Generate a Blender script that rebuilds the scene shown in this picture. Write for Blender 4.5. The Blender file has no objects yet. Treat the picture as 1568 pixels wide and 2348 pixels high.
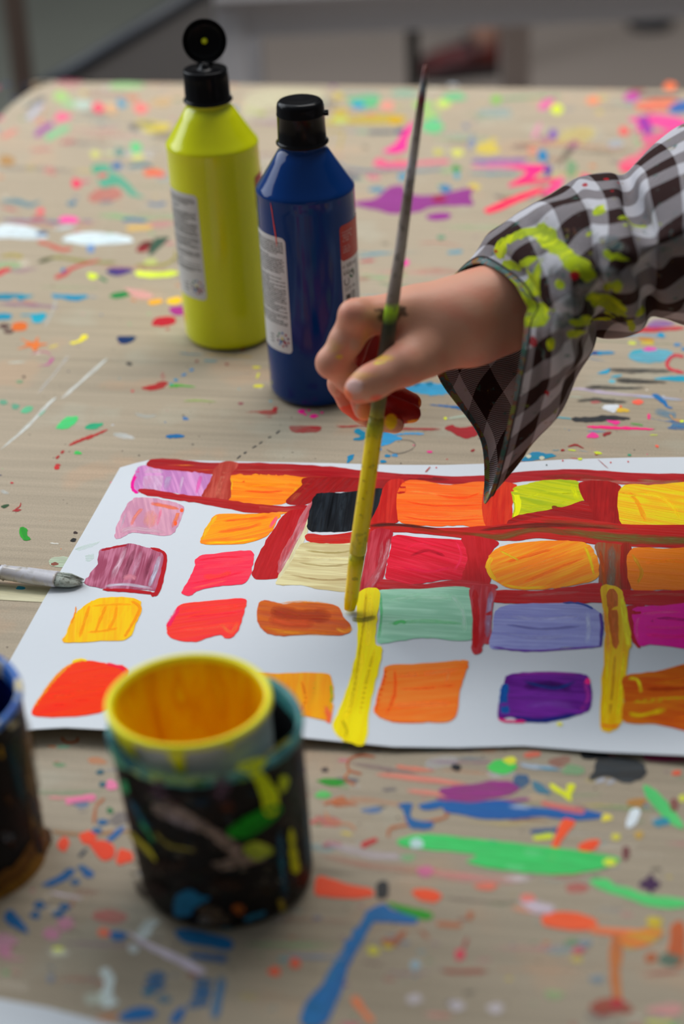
import bpy, bmesh, math, random
import numpy as np
from mathutils import Vector, Matrix, noise
from mathutils.geometry import delaunay_2d_cdt

# ------------------------------------------------------------------ camera
scene = bpy.context.scene
C = scene.collection
F_PX = 4566.0
PITCH = math.radians(29.0)
ROLL = math.radians(2.6)
CAM = np.array([0.0, 0.0, 0.6])
FW = np.array([0, math.cos(PITCH), -math.sin(PITCH)])
U0 = np.array([0, math.sin(PITCH), math.cos(PITCH)])
R0 = np.array([1.0, 0, 0])
RT = math.cos(ROLL) * R0 - math.sin(ROLL) * U0
UP = math.sin(ROLL) * R0 + math.cos(ROLL) * U0
cd = bpy.data.cameras.new('camera')
cam = bpy.data.objects.new('camera', cd)
C.objects.link(cam)
cam.matrix_world = Matrix(((RT[0], UP[0], -FW[0], CAM[0]), (RT[1], UP[1], -FW[1], CAM[1]),
                           (RT[2], UP[2], -FW[2], CAM[2]), (0, 0, 0, 1)))
cd.sensor_fit = 'VERTICAL'
cd.sensor_height = 36.0
cd.sensor_width = 24.0
cd.lens = F_PX / 2348 * 36.0
cd.clip_start = 0.05
cd.dof.use_dof = True
cd.dof.focus_distance = 1.20
cd.dof.aperture_fstop = 4.0
scene.camera = cam

# ------------------------------------------------------------------ world and light
world = bpy.data.worlds.new('world')
scene.world = world
world.use_nodes = True
wn = world.node_tree.nodes
wn['Background'].inputs[0].default_value = (0.80, 0.90, 1.0, 1)
wn['Background'].inputs[1].default_value = 0.24


def area(name, loc, target, sx, sy, power, col):
    l = bpy.data.lights.new(name, 'AREA')
    l.shape = 'RECTANGLE'
    l.size, l.size_y = sx, sy
    l.energy = power
    l.color = col
    o = bpy.data.objects.new(name, l)
    C.objects.link(o)
    o.location = loc
    o.rotation_euler = (Vector(target) - Vector(loc)).to_track_quat('-Z', 'Y').to_euler()
    return o


area('window_light', (-1.9, 2.5, 1.4), (0, 1.1, 0.0), 2.2, 1.6, 54, (0.88, 0.94, 1.0))
area('window_light_far', (-0.5, 2.5, 2.8), (0.1, 1.1, 0), 3.4, 2.4, 48, (0.90, 0.95, 1.0))
area('background_fill_light', (0.5, 2.1, 2.0), (0.2, 3.9, -0.6), 1.4, 0.9, 46, (1.0, 0.95, 0.90))  # added fill lamp over the table, brightens the background; not a window
scene.view_settings.view_transform = 'Standard'
scene.view_settings.look = 'None'
scene.view_settings.gamma = 1.0
scene.view_settings.exposure = -0.38
scene.view_settings.use_curve_mapping = False
scene.cycles.transparent_max_bounces = 24

# ------------------------------------------------------------------ pixel -> place helpers


def ray(px, py):
    d = FW + (px - 784) / F_PX * RT - (py - 1174) / F_PX * UP
    return d


def P(px, py, z=0.0):
    """world point on the horizontal plane at height z seen at a photo pixel"""
    d = ray(px, py)
    t = (z - CAM[2]) / d[2]
    return CAM + t * d


def Q(px, py, Y):
    """world point at world depth Y seen at a photo pixel"""
    d = ray(px, py)
    return CAM + (Y - CAM[1]) / d[1] * d


def to_px(p):
    v = np.asarray(p, float) - CAM
    w = v @ FW
    return 784 + F_PX * (v @ RT) / w, 1174 - F_PX * (v @ UP) / w


def lin(h, k=1.0):
    h = h.lstrip('#')
    out = []
    for i in (0, 2, 4):
        c = int(h[i:i + 2], 16) / 255
        c = c / 12.92 if c <= 0.04045 else ((c + 0.055) / 1.055) ** 2.4
        out.append(c / k)
    m = max(out)
    if m > 1.2:      # fluorescent poster paint: very strong, but keep the hue
        s = (1.2 / m) ** 0.85
        out = [min(c * s, 1.2) for c in out]
    return out


# ------------------------------------------------------------------ object helpers
def link(name, me, parent=None, mat=None):
    o = bpy.data.objects.new(name, me)
    C.objects.link(o)
    if parent is not None:
        o.parent = parent
    if mat is not None and me is not None:
        for m in (mat if isinstance(mat, (list, tuple)) else [mat]):
            me.materials.append(m)
    return o


def tag(o, label, cat, group=None, kind=None):
    if label:
        o['label'] = label
    if cat:
        o['category'] = cat
    if group:
        o['group'] = group
    if kind:
        o['kind'] = kind
    return o


def empty(name, loc, label, cat, group=None):
    o = bpy.data.objects.new(name, None)
    C.objects.link(o)
    o.location = loc
    o.empty_display_size = 0.05
    return tag(o, label, cat, group)


def mesh(name, verts, faces, smooth=True):
    me = bpy.data.meshes.new(name)
    me.from_pydata([tuple(map(float, v)) for v in verts], [], [tuple(int(i) for i in f) for f in faces])
    if smooth:
        me.polygons.foreach_set('use_smooth', [True] * len(me.polygons))
    me.update()
    return me


def box_geo(x0, x1, y0, y1, z0, z1):
    v = [(x, y, z) for x in (x0, x1) for y in (y0, y1) for z in (z0, z1)]
    f = [(0, 1, 3, 2), (4, 6, 7, 5), (0, 4, 5, 1), (2, 3, 7, 6), (0, 2, 6, 4), (1, 5, 7, 3)]
    return v, f


def bevel(o, w, seg=3):
    m = o.modifiers.new('bevel', 'BEVEL')
    m.width = w
    m.segments = seg
    m.limit_method = 'ANGLE'
    return o


def lathe_geo(profile, n=96, lean=(0, 0), start=0.0):
    """profile: list of (r, z); lean shears the axis in x, y per metre of height"""
    v, f = [], []
    for r, z in profile:
        for i in range(n):
            a = 2 * math.pi * i / n
            v.append((r * math.cos(a) + lean[0] * z, r * math.sin(a) + lean[1] * z, z))
    for j in range(len(profile) - 1):
        for i in range(n):
            a, b = j * n + i, j * n + (i + 1) % n
            f.append((a, b, b + n, a + n))
    return v, f


def tube_geo(pts, radii, n=20, cap=True, flat=None):
    """tube along pts; radii float or list"""
    v, f = [], []
    pts = [Vector(p) for p in pts]
    prev = None
    for k, p in enumerate(pts):
        a = pts[max(0, k - 1)]
        b = pts[min(len(pts) - 1, k + 1)]
        t = (b - a).normalized()
        if prev is None:
            ref = Vector((0, 0, 1)) if abs(t.z) < 0.9 else Vector((1, 0, 0))
            u = t.cross(ref).normalized()
        else:
            u = (prev - t * prev.dot(t)).normalized()
        prev = u
        w = t.cross(u)
        r = radii[k] if isinstance(radii, (list, tuple)) else radii
        for i in range(n):
            an = 2 * math.pi * i / n
            v.append(p + u * (r * math.cos(an)) + w * (r * math.sin(an) * (flat[k] if flat else 1)))
    for k in range(len(pts) - 1):
        for i in range(n):
            a, b = k * n + i, k * n + (i + 1) % n
            f.append((a, b, b + n, a + n))
    if cap:
        f.append(tuple(range(n - 1, -1, -1)))
        f.append(tuple((len(pts) - 1) * n + i for i in range(n)))
    return v, f


def merge(*geos):
    V, Fc = [], []
    for v, f in geos:
        o = len(V)
        V += list(v)
        Fc += [tuple(i + o for i in q) for q in f]
    return V, Fc


# ------------------------------------------------------------------ material helpers
def new_mat(name):
    m = bpy.data.materials.new(name)
    m.use_nodes = True
    nt = m.node_tree
    b = nt.nodes['Principled BSDF']
    return m, nt, b


def N(nt, typ, **kw):
    n = nt.nodes.new(typ)
    for k, v in kw.items():
        if k.startswith('i_'):
            key = k[2:]
            n.inputs[int(key) if key.isdigit() else key.replace('_', ' ')].default_value = v
        else:
            setattr(n, k, v)
    return n


def simple(name, col, rough=0.5, spec=0.5, metal=0.0, noise_amt=0.0, noise_scale=60.0, bump=0.0, bscale=300.0, coat=0.0):
    m, nt, b = new_mat(name)
    L = nt.links
    b.inputs['Roughness'].default_value = rough
    b.inputs['Specular IOR Level'].default_value = spec
    b.inputs['Metallic'].default_value = metal
    b.inputs['Coat Weight'].default_value = coat
    tc = N(nt, 'ShaderNodeTexCoord')
    nz = N(nt, 'ShaderNodeTexNoise', i_Scale=noise_scale, i_Detail=4.0)
    L.new(tc.outputs['Object'], nz.inputs['Vector'])
    mx = N(nt, 'ShaderNodeMix', data_type='RGBA')
    mx.inputs[6].default_value = (*col, 1)
    mx.inputs[7].default_value = (*[max(0, c * (1 - noise_amt)) for c in col], 1)
    L.new(nz.outputs['Fac'], mx.inputs[0])
    L.new(mx.outputs[2], b.inputs['Base Color'])
    if bump:
        nb = N(nt, 'ShaderNodeTexNoise', i_Scale=bscale, i_Detail=3.0)
        L.new(tc.outputs['Object'], nb.inputs['Vector'])
        bp = N(nt, 'ShaderNodeBump', i_Strength=0.5, i_Distance=bump)
        L.new(nb.outputs['Fac'], bp.inputs['Height'])
        L.new(bp.outputs[0], b.inputs['Normal'])
    return m


def paint_mat(name, rough=0.4, bump=0.00025, spec=0.5, su=22.0, sv=620.0):
    m, nt, b = new_mat(name)
    L = nt.links
    a1 = N(nt, 'ShaderNodeAttribute', attribute_name='c1')
    a2 = N(nt, 'ShaderNodeAttribute', attribute_name='c2')
    sa = N(nt, 'ShaderNodeAttribute', attribute_name='suv')
    mp = N(nt, 'ShaderNodeVectorMath', operation='MULTIPLY')
    mp.inputs[1].default_value = (su, sv, 40.0)
    L.new(sa.outputs['Vector'], mp.inputs[0])
    n1 = N(nt, 'ShaderNodeTexNoise', i_Scale=1.0, i_Detail=3.0, i_Distortion=0.6)
    L.new(mp.outputs[0], n1.inputs['Vector'])
    mp3 = N(nt, 'ShaderNodeVectorMath', operation='MULTIPLY')
    mp3.inputs[1].default_value = (su * 1.5, sv * 0.25, 71.0)
    L.new(sa.outputs['Vector'], mp3.inputs[0])
    n3 = N(nt, 'ShaderNodeTexNoise', i_Scale=1.0, i_Detail=2.0, i_Distortion=1.0)
    L.new(mp3.outputs[0], n3.inputs['Vector'])
    ad = N(nt, 'ShaderNodeMath', operation='ADD')
    L.new(n1.outputs['Fac'], ad.inputs[0])
    L.new(n3.outputs['Fac'], ad.inputs[1])
    mr = N(nt, 'ShaderNodeMapRange', interpolation_type='SMOOTHSTEP')
    mr.inputs[1].default_value = 0.83
    mr.inputs[2].default_value = 1.22
    L.new(ad.outputs[0], mr.inputs[0])
    mx = N(nt, 'ShaderNodeMix', data_type='RGBA')
    L.new(mr.outputs[0], mx.inputs[0])
    L.new(a1.outputs['Color'], mx.inputs[6])
    L.new(a2.outputs['Color'], mx.inputs[7])
    L.new(mx.outputs[2], b.inputs['Base Color'])
    # dry brush opacity
    mp2 = N(nt, 'ShaderNodeVectorMath', operation='MULTIPLY')
    mp2.inputs[1].default_value = (su * 6, sv * 1.3, 17.0)
    L.new(sa.outputs['Vector'], mp2.inputs[0])
    n2 = N(nt, 'ShaderNodeTexNoise', i_Scale=1.0, i_Detail=2.0)
    L.new(mp2.outputs[0], n2.inputs['Vector'])
    r2 = N(nt, 'ShaderNodeMapRange')
    r2.inputs[1].default_value = 0.42
    r2.inputs[2].default_value = 0.52
    L.new(n2.outputs['Fac'], r2.inputs[0])
    m1 = N(nt, 'ShaderNodeMath', operation='MULTIPLY')
    L.new(r2.outputs[0], m1.inputs[0])
    L.new(a2.outputs['Alpha'], m1.inputs[1])
    s1 = N(nt, 'ShaderNodeMath', operation='SUBTRACT')
    s1.inputs[0].default_value = 1.0
    L.new(m1.outputs[0], s1.inputs[1])
    m2 = N(nt, 'ShaderNodeMath', operation='MULTIPLY')
    L.new(s1.outputs[0], m2.inputs[0])
    L.new(a1.outputs['Alpha'], m2.inputs[1])
    L.new(m2.outputs[0], b.inputs['Alpha'])
    bp = N(nt, 'ShaderNodeBump', i_Strength=0.6, i_Distance=bump)
    L.new(ad.outputs[0], bp.inputs['Height'])
    L.new(bp.outputs[0], b.inputs['Normal'])
    b.inputs['Roughness'].default_value = rough
    b.inputs['Specular IOR Level'].default_value = spec
    return m


# ------------------------------------------------------------------ painted marks builder
def crom(pts, closed, sub):
    n = len(pts)
    out = []
    rng = range(n) if closed else range(n - 1)
    for i in rng:
        if closed:
            p0, p1, p2, p3 = pts[(i - 1) % n], pts[i], pts[(i + 1) % n], pts[(i + 2) % n]
        else:
            p0, p1, p2, p3 = pts[max(i - 1, 0)], pts[i], pts[i + 1], pts[min(i + 2, n - 1)]
        p0, p1, p2, p3 = map(np.asarray, (p0, p1, p2, p3))
        for k in range(sub):
            t = k / sub
            out.append(0.5 * ((2 * p1) + (-p0 + p2) * t + (2 * p0 - 5 * p1 + 4 * p2 - p3) * t * t + (-p0 + 3 * p1 - 3 * p2 + p3) * t ** 3))
    if not closed:
        out.append(np.asarray(pts[-1], float))
    return out


class Marks:
    def __init__(self, mapper, k, dz, z0, base_verts=(), base_faces=(), grid=0.0, jitter=1.0):
        self.map, self.k, self.dz, self.z, self.grid, self.jit = mapper, k, dz, z0, grid, jitter
        self.v = [tuple(map(float, p)) for p in base_verts]
        self.f = [tuple(q) for q in base_faces]
        self.nb = len(self.f)
        n = len(self.v)
        self.c1 = [(0, 0, 0, 1)] * n
        self.c2 = [(0, 0, 0, 0)] * n
        self.s = [(0, 0, 0)] * n
        self.rnd = random.Random(5)

    def _emit(self, pts2, faces, uvs, c1, c2, a, dry, al=None):
        self.z += self.dz
        o = len(self.v)
        seed = self.rnd.random()
        for p in pts2:
            self.v.append(tuple(map(float, self.map(p[0], p[1], self.z))))
        self.c1 += [(*c1, a)] * len(pts2) if al is None else [(*c1, a * q) for q in al]
        self.c2 += [(*c2, dry)] * len(pts2)
        self.s += [(u, v, seed) for u, v in uvs]
        self.f += [tuple(o + i for i in q) for q in faces]

    def poly(self, pts, c1, c2, a, dry, ang, sub=6, smooth=True, jit=None):
        j = self.jit if jit is None else jit
        pts = [np.array(p, float) for p in pts]
        b = crom(pts, True, sub) if smooth else pts
        r = self.rnd.random() * 100
        out = []
        for i, p in enumerate(b):
            nx = noise.noise(Vector((p[0] * 0.12 + r, p[1] * 0.12, 0))) + 0.5 * noise.noise(Vector((p[0] * 0.4 + r, p[1] * 0.4, 3)))
            ny = noise.noise(Vector((p[0] * 0.12, p[1] * 0.12 + r, 7)))
            out.append(Vector((p[0] + nx * j * 3, p[1] + ny * j * 2)))
        vs = list(out)
        n = len(vs)
        if self.grid:
            xs = [p.x for p in out]
            ys = [p.y for p in out]
            g = self.grid
            x = min(xs) + g / 2
            while x < max(xs):
                y = min(ys) + g * 0.3
                while y < max(ys):
                    vs.append(Vector((x, y)))
                    y += g * 0.6
                x += g
        res = delaunay_2d_cdt(vs, [], [list(range(n))], 1, 1e-4)
        V, Fc = res[0], res[2]
        ca, sa = math.cos(math.radians(ang)), math.sin(math.radians(ang))
        # metres per pixel approx at this place
        c = sum(out, Vector((0, 0))) / n
        m0 = np.array(self.map(c.x, c.y, self.z))
        mx = np.array(self.map(c.x + 5, c.y, self.z)) - m0
        my = np.array(self.map(c.x, c.y + 5, self.z)) - m0
        sx, sy = np.linalg.norm(mx) / 5, np.linalg.norm(my) / 5
        dx, dy = ca * sx, sa * sy
        l = math.hypot(dx, dy)
        dx, dy = dx / l, dy / l
        uvs = [((p.x * sx) * dx + (p.y * sy) * dy, -(p.x * sx) * dy + (p.y * sy) * dx) for p in V]
        self._emit([(p.x, p.y) for p in V], [q for q in Fc if len(q) >= 3], uvs, c1, c2, a, dry)

    def blob(self, x, y, rx, ry, c1, c2, a, dry, rot=0, jit=0.25):
        n = 14 if max(rx, ry) > 6 else 8
        r = self.rnd.random() * 100
        cr, sr = math.cos(math.radians(rot)), math.sin(math.radians(rot))
        pts = []
        for i in range(n):
            t = 2 * math.pi * i / n
            k = 1 + jit * 1.6 * noise.noise(Vector((math.cos(t) * 1.3 + r, math.sin(t) * 1.3, r)))
            ex, ey = rx * k * math.cos(t), ry * k * math.sin(t)
            pts.append((x + ex * cr - ey * sr, y + ex * sr + ey * cr))
        self.poly(pts, c1, c2, a, dry, rot, sub=3, jit=0)

    def stroke(self, pts, w, c1, c2, a, dry, sub=7):
        pts = [np.array(p, float) for p in pts]
        b = crom(pts, False, sub)
        n = len(b)
        r = self.rnd.random() * 100
        ws = w if isinstance(w, (list, tuple)) else [w]
        rows = 6 if (self.grid or max(ws) > 14) else 4
        V, uv, Fc, al = [], [], [], []
        soft = dry >= 0.3
        u = 0
        pm = None
        for i, p in enumerate(b):
            t = b[min(i + 1, n - 1)] - b[max(i - 1, 0)]
            t = t / (np.linalg.norm(t) + 1e-9)
            nn = np.array([-t[1], t[0]])
            f = i / (n - 1) * (len(ws) - 1)
            k = min(int(f), len(ws) - 2) if len(ws) > 1 else 0
            wi = ws[0] if len(ws) == 1 else ws[k] * (1 - (f - k)) + ws[k + 1] * (f - k)
            e = min(1.0, (min(i, n - 1 - i) + 0.35) / 2.2) ** 0.6
            wi = wi * e * (1 + 0.3 * self.jit * noise.noise(Vector((i * 0.7, r, 0))))
            m = np.array(self.map(p[0], p[1], self.z))
            if pm is not None:
                u += np.linalg.norm(m - pm)
            pm = m
            m2 = np.array(self.map(p[0] + nn[0] * 4, p[1] + nn[1] * 4, self.z))
            s = np.linalg.norm(m2 - m) / 4
            for q in range(rows + 1):
                tq = q / rows - 0.5
                jj = self.jit * 1.6 * noise.noise(Vector((i * 1.1, q * 3 + r, 0))) if q in (0, rows) else 0
                o = tq * wi + jj
                V.append((p[0] + nn[0] * o, p[1] + nn[1] * o))
                uv.append((u, o * s))
                ee = 1 - abs(tq * 2) ** 2.5 * 0.95
                en = min(1.0, min(i, n - 1 - i) / 3.0)
                al.append(ee * (0.25 + 0.75 * en) if soft else 1.0)
        for i in range(n - 1):
            for q in range(rows):
                a0 = i * (rows + 1) + q
                Fc.append((a0, a0 + 1, a0 + rows + 2, a0 + rows + 1))
        self._emit(V, Fc, uv, c1, c2, a, dry, al)

    def parse(self, text):
        for ln in text.strip().splitlines():
            ln = ln.split('//')[0].strip()
            if not ln:
                continue
            t = ln.split()
            kind, c, c2, a, dry, w = t[:6]
            pts = [tuple(float(q) for q in p.split(',')) for p in t[6:]]
            c1 = lin(c, self.k)
            c2 = c1 if c2 == '-' else lin(c2, self.k)
            a, dry = float(a), float(dry)
            c1, c2 = [[q[0] * 0.3, q[1] * 1.6, q[2] * 0.92] if q[2] > 2.2 * q[1] and q[2] > 4 * q[0] else q for q in (c1, c2)]
            if self.nb and pts[0][1] < 480:      # old, worn marks on the far part of the cover
                a *= 0.86
            if kind == 's':
                self.stroke(pts, [float(x) for x in w.split(',')], c1, c2, a, dry)
            elif kind == 'b':
                ww = [float(x) for x in w.split(',')]
                for x, y in pts:
                    self.blob(x, y, ww[0], ww[1], c1, c2, a, dry, ww[2] if len(ww) > 2 else 0)
            elif kind == 'p':
                self.poly(pts, c1, c2, a, dry, float(w))
            elif kind == 'q':
                self.poly(pts, c1, c2, a, dry, float(w), smooth=False, jit=0.1)

    def build(self, name, mats, parent=None, smooth=True):
        me = mesh(name, self.v, self.f, smooth)
        for m in mats:
            me.materials.append(m)
        if self.nb < len(self.f):
            idx = [0] * self.nb + [len(mats) - 1] * (len(self.f) - self.nb)
            me.polygons.foreach_set('material_index', idx)
        for nm, dt, arr in (('c1', 'FLOAT_COLOR', self.c1), ('c2', 'FLOAT_COLOR', self.c2)):
            at = me.attributes.new(nm, dt, 'POINT')
            at.data.foreach_set('color', [x for q in arr for x in q])
        at = me.attributes.new('suv', 'FLOAT_VECTOR', 'POINT')
        at.data.foreach_set('vector', [x for q in self.s for x in q])
        o = bpy.data.objects.new(name, me)
        C.objects.link(o)
        if parent is not None:
            o.parent = parent
        return o

# ------------------------------------------------------------------ setting
FLOOR = -0.72
TYAW = math.radians(-11.0)
m_floor = simple('lino', (0.40, 0.335, 0.29), 0.55, noise_amt=0.25, noise_scale=2.0)
v, f = box_geo(-3.5, 3.5, -1.7, 8.0, FLOOR - 0.05, FLOOR)
o = link('floor', mesh('floor', v, f, False), None, m_floor)
o['kind'] = 'structure'
m_wall = simple('wall_paint', (0.25, 0.24, 0.23), 0.8, noise_amt=0.1, noise_scale=3.0)
v, f = box_geo(-3.5, 3.5, 8.0, 8.1, FLOOR, 6.0)  # unseen wall, made extra tall to block world light and sheen
o = link('wall_back', mesh('wall_back', v, f, False), None, m_wall)
o['kind'] = 'structure'
m_wall2 = simple('dim_wall_paint', (0.22, 0.21, 0.20), 0.8, noise_amt=0.1, noise_scale=3.0)
v, f = box_geo(-3.5, 3.5, -1.7, -1.6, FLOOR, 2.4)  # unseen wall behind the camera, added to darken reflections and fill
o = link('wall_front', mesh('wall_front', v, f, False), None, m_wall2)
o['kind'] = 'structure'
v, f = box_geo(3.5, 3.6, -1.7, 8.1, FLOOR, 2.4)  # unseen side wall, added with the front one to cut world light
o = link('wall_right', mesh('wall_right', v, f, False), None, m_wall2)
o['kind'] = 'structure'

# ------------------------------------------------------------------ table and paper cover


def rot2(x, y, a):
    return x * math.cos(a) - y * math.sin(a), x * math.sin(a) + y * math.cos(a)


far_px = [(-40, 300), (0, 256), (28, 228), (62, 203), (105, 186), (150, 180)]
left = [P(x, y) for x, y in far_px]
fr = P(1568, 200)
fm = P(700, 189)
dirr = (fr - fm) / np.linalg.norm(fr - fm)
right_far = fr + dirr * 0.45
outline = [Vector((p[0], p[1])) for p in left]
outline += [Vector((fm[0], fm[1])), Vector((fr[0], fr[1])), Vector((right_far[0], right_far[1]))]
outline += [Vector((right_far[0] - 0.02, 1.0)), Vector((0.98, 0.42)), Vector((-0.85, 0.42)), Vector((-0.80, 1.2)), Vector((-0.66, 1.66))]
# resample the outline finely with a slight waviness
oc = crom([np.array((p.x, p.y)) for p in outline[:9]], False, 10)
oc += [np.array((p.x, p.y)) for p in outline[9:]]
cen = np.array((0.05, 1.2))


def inset(pts, d):
    n = len(pts)
    out = []
    for i in range(n):
        t = pts[(i + 1) % n] - pts[i - 1]
        t = t / np.linalg.norm(t)
        nn = np.array((-t[1], t[0]))
        if nn @ (cen - pts[i]) < 0:
            nn = -nn
        out.append(pts[i] + nn * d)
    return out


rings = [(0.012, 0.0), (0.006, -0.0012), (0.002, -0.004), (0.0, -0.009), (-0.001, -0.03), (-0.002, -0.06),
         (-0.0012, -0.06), (-0.0002, -0.03), (0.0010, -0.010), (0.0035, -0.0048), (0.007, -0.0021), (0.012, -0.0008)]
V, Fc = [], []
rr = [inset(oc, d) for d, z in rings]
n = len(oc)
for (d, z), r in zip(rings, rr):
    for i, p in enumerate(r):
        w = 0.0025 * noise.noise(Vector((p[0] * 12, p[1] * 12, 0))) * (1 if z < -0.003 else 0)
        V.append((p[0] + w, p[1] + w, z))
for k in range(len(rings) - 1):
    for i in range(n):
        a, b = k * n + i, k * n + (i + 1) % n
        Fc.append((a, b, b + n, a + n))
top = [tuple(range(n))]
Fc += top
Fc.append(tuple((len(rings) - 1) * n + i for i in range(n))[::-1])


def map_table(px, py, z):
    return P(px, py, z)


KT = 0.66


def kraft_mat():
    m, nt, b = new_mat('kraft_paper')
    L = nt.links
    tc = N(nt, 'ShaderNodeTexCoord')
    mp = N(nt, 'ShaderNodeMapping')
    mp.inputs['Rotation'].default_value = (0, 0, -TYAW)
    L.new(tc.outputs['Object'], mp.inputs[0])
    big = N(nt, 'ShaderNodeTexNoise', i_Scale=3.5, i_Detail=4.0)
    L.new(mp.outputs[0], big.inputs['Vector'])
    st = N(nt, 'ShaderNodeMapping')
    st.inputs['Scale'].default_value = (4, 190, 1)
    L.new(mp.outputs[0], st.inputs[0])
    ln = N(nt, 'ShaderNodeTexNoise', i_Scale=1.0, i_Detail=3.0)
    L.new(st.outputs[0], ln.inputs['Vector'])
    fine = N(nt, 'ShaderNodeTexNoise', i_Scale=900.0, i_Detail=2.0)
    L.new(mp.outputs[0], fine.inputs['Vector'])
    c1 = N(nt, 'ShaderNodeMix', data_type='RGBA')
    c1.inputs[6].default_value = (*lin('8d806b', KT), 1)
    c1.inputs[7].default_value = (*lin('a29583', KT), 1)
    L.new(big.outputs['Fac'], c1.inputs[0])
    r = N(nt, 'ShaderNodeMapRange')
    r.inputs[1].default_value = 0.3
    r.inputs[2].default_value = 0.7
    r.inputs[3].default_value = 0.88
    r.inputs[4].default_value = 1.08
    L.new(ln.outputs['Fac'], r.inputs[0])
    r2 = N(nt, 'ShaderNodeMapRange')
    r2.inputs[1].default_value = 0.25
    r2.inputs[2].default_value = 0.75
    r2.inputs[3].default_value = 0.86
    r2.inputs[4].default_value = 1.12
    L.new(fine.outputs['Fac'], r2.inputs[0])
    mm = N(nt, 'ShaderNodeMath', operation='MULTIPLY')
    L.new(r.outputs[0], mm.inputs[0])
    L.new(r2.outputs[0], mm.inputs[1])
    # faint old washed paint
    wn1 = N(nt, 'ShaderNodeTexNoise', i_Scale=14.0, i_Detail=5.0)
    L.new(mp.outputs[0], wn1.inputs['Vector'])
    cr = N(nt, 'ShaderNodeValToRGB')
    e = cr.color_ramp.elements
    e[0].position = 0.34
    e[0].color = (0.55, 0.62, 0.66, 1)
    e[1].position = 0.66
    e[1].color = (0.62, 0.50, 0.44, 1)
    x = e.new(0.42)
    x.color = (0.5, 0.5, 0.5, 1)
    x = e.new(0.58)
    x.color = (0.5, 0.5, 0.5, 1)
    L.new(wn1.outputs['Fac'], cr.inputs[0])
    ov = N(nt, 'ShaderNodeMix', data_type='RGBA', blend_type='OVERLAY')
    ov.inputs[0].default_value = 0.5
    L.new(c1.outputs[2], ov.inputs[6])
    L.new(cr.outputs[0], ov.inputs[7])
    vm = N(nt, 'ShaderNodeVectorMath', operation='SCALE')
    L.new(ov.outputs[2], vm.inputs[0])
    L.new(mm.outputs[0], vm.inputs['Scale'])
    # specks
    vo = N(nt, 'ShaderNodeTexVoronoi', i_Scale=110.0)
    L.new(mp.outputs[0], vo.inputs['Vector'])
    sp = N(nt, 'ShaderNodeMath', operation='LESS_THAN')
    sp.inputs[1].default_value = 0.07
    L.new(vo.outputs['Distance'], sp.inputs[0])
    n9 = N(nt, 'ShaderNodeTexNoise', i_Scale=30.0)
    L.new(mp.outputs[0], n9.inputs['Vector'])
    g9 = N(nt, 'ShaderNodeMath', operation='GREATER_THAN')
    g9.inputs[1].default_value = 0.52
    L.new(n9.outputs['Fac'], g9.inputs[0])
    m9 = N(nt, 'ShaderNodeMath', operation='MULTIPLY')
    L.new(sp.outputs[0], m9.inputs[0])
    L.new(g9.outputs[0], m9.inputs[1])
    fx = N(nt, 'ShaderNodeMix', data_type='RGBA')
    fx.inputs[7].default_value = (0.10, 0.07, 0.05, 1)
    L.new(m9.outputs[0], fx.inputs[0])
    L.new(vm.outputs[0], fx.inputs[6])
    L.new(fx.outputs[2], b.inputs['Base Color'])
    b.inputs['Roughness'].default_value = 0.62
    b.inputs['Specular IOR Level'].default_value = 0.2
    a = N(nt, 'ShaderNodeMath', operation='ADD')
    L.new(ln.outputs['Fac'], a.inputs[0])
    L.new(fine.outputs['Fac'], a.inputs[1])
    bp = N(nt, 'ShaderNodeBump', i_Strength=0.4, i_Distance=0.0004)
    L.new(a.outputs[0], bp.inputs['Height'])
    L.new(bp.outputs[0], b.inputs['Normal'])
    return m


m_kraft = kraft_mat()
m_dry = paint_mat('dried_paint', rough=0.5, spec=0.25, bump=0.0002, su=12, sv=500)
TM = Marks(map_table, KT, 3.5e-7, 0.00008, V, Fc, jitter=1.0)

TM.dz = 5e-8
# random faint specks and smears first, so the larger marks lie over them
rs = random.Random(11)
pal = ['d03040', '1f6fb0', '2a9a60', 'e8d020', 'f06090', 'f08030', '8a3a90', 'c8d0d8', '203060', '60b0c0', 'a03028', '70c880', 'e8e0d0', '303030']
for i in range(1500):
    x = rs.uniform(-60, 1630)
    y = 190 + 2200 * rs.random() ** 1.15
    if 900 < y < 1700 and x < 700 and rs.random() < 0.72:
        continue
    if 700 < y < 1100 and rs.random() < 0.5:
        continue
    far = max(0.0, 1 - (y - 190) / 500)
    near = max(0.0, (y - 1650) / 700)
    c = lin(rs.choice(pal), KT)
    if far > 0 or near > 0:
        if rs.random() < 0.5:
            continue
        w = rs.uniform(3, 9) if rs.random() < 0.8 else rs.uniform(10, 26)
        TM.blob(x, y, w * rs.uniform(0.8, 2.0), w * rs.uniform(0.3, 0.7), c, c, rs.uniform(0.15, 0.55), 0.3, rs.uniform(-8, 12))
    else:
        w = rs.uniform(0.8, 2.6) if rs.random() < 0.85 else rs.uniform(3, 6)
        TM.blob(x, y, w * rs.uniform(0.8, 1.8), w * rs.uniform(0.5, 0.9), c, c, rs.uniform(0.4, 0.9), 0.1, rs.uniform(-20, 20))
# the cover is just as spattered beyond what the frame shows
for i in range(1500):
    x = rs.uniform(-2600, 3400)
    y = rs.uniform(215, 3300)
    if -60 < x < 1640 and y < 2400:
        continue
    p = P(x, y)
    if not (-0.74 < p[0] < 0.92 and 0.47 < p[1] < 1.60) or (p[0] < -0.3 and p[1] > 1.5):
        continue
    w = rs.uniform(1.5, 9) if rs.random() < 0.8 else rs.uniform(10, 34)
    c = lin(rs.choice(pal), KT)
    TM.blob(x, y, w * rs.uniform(0.8, 2.6), w * rs.uniform(0.3, 0.9), c, c, rs.uniform(0.3, 0.95), 0.2, rs.uniform(-20, 20))
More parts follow.
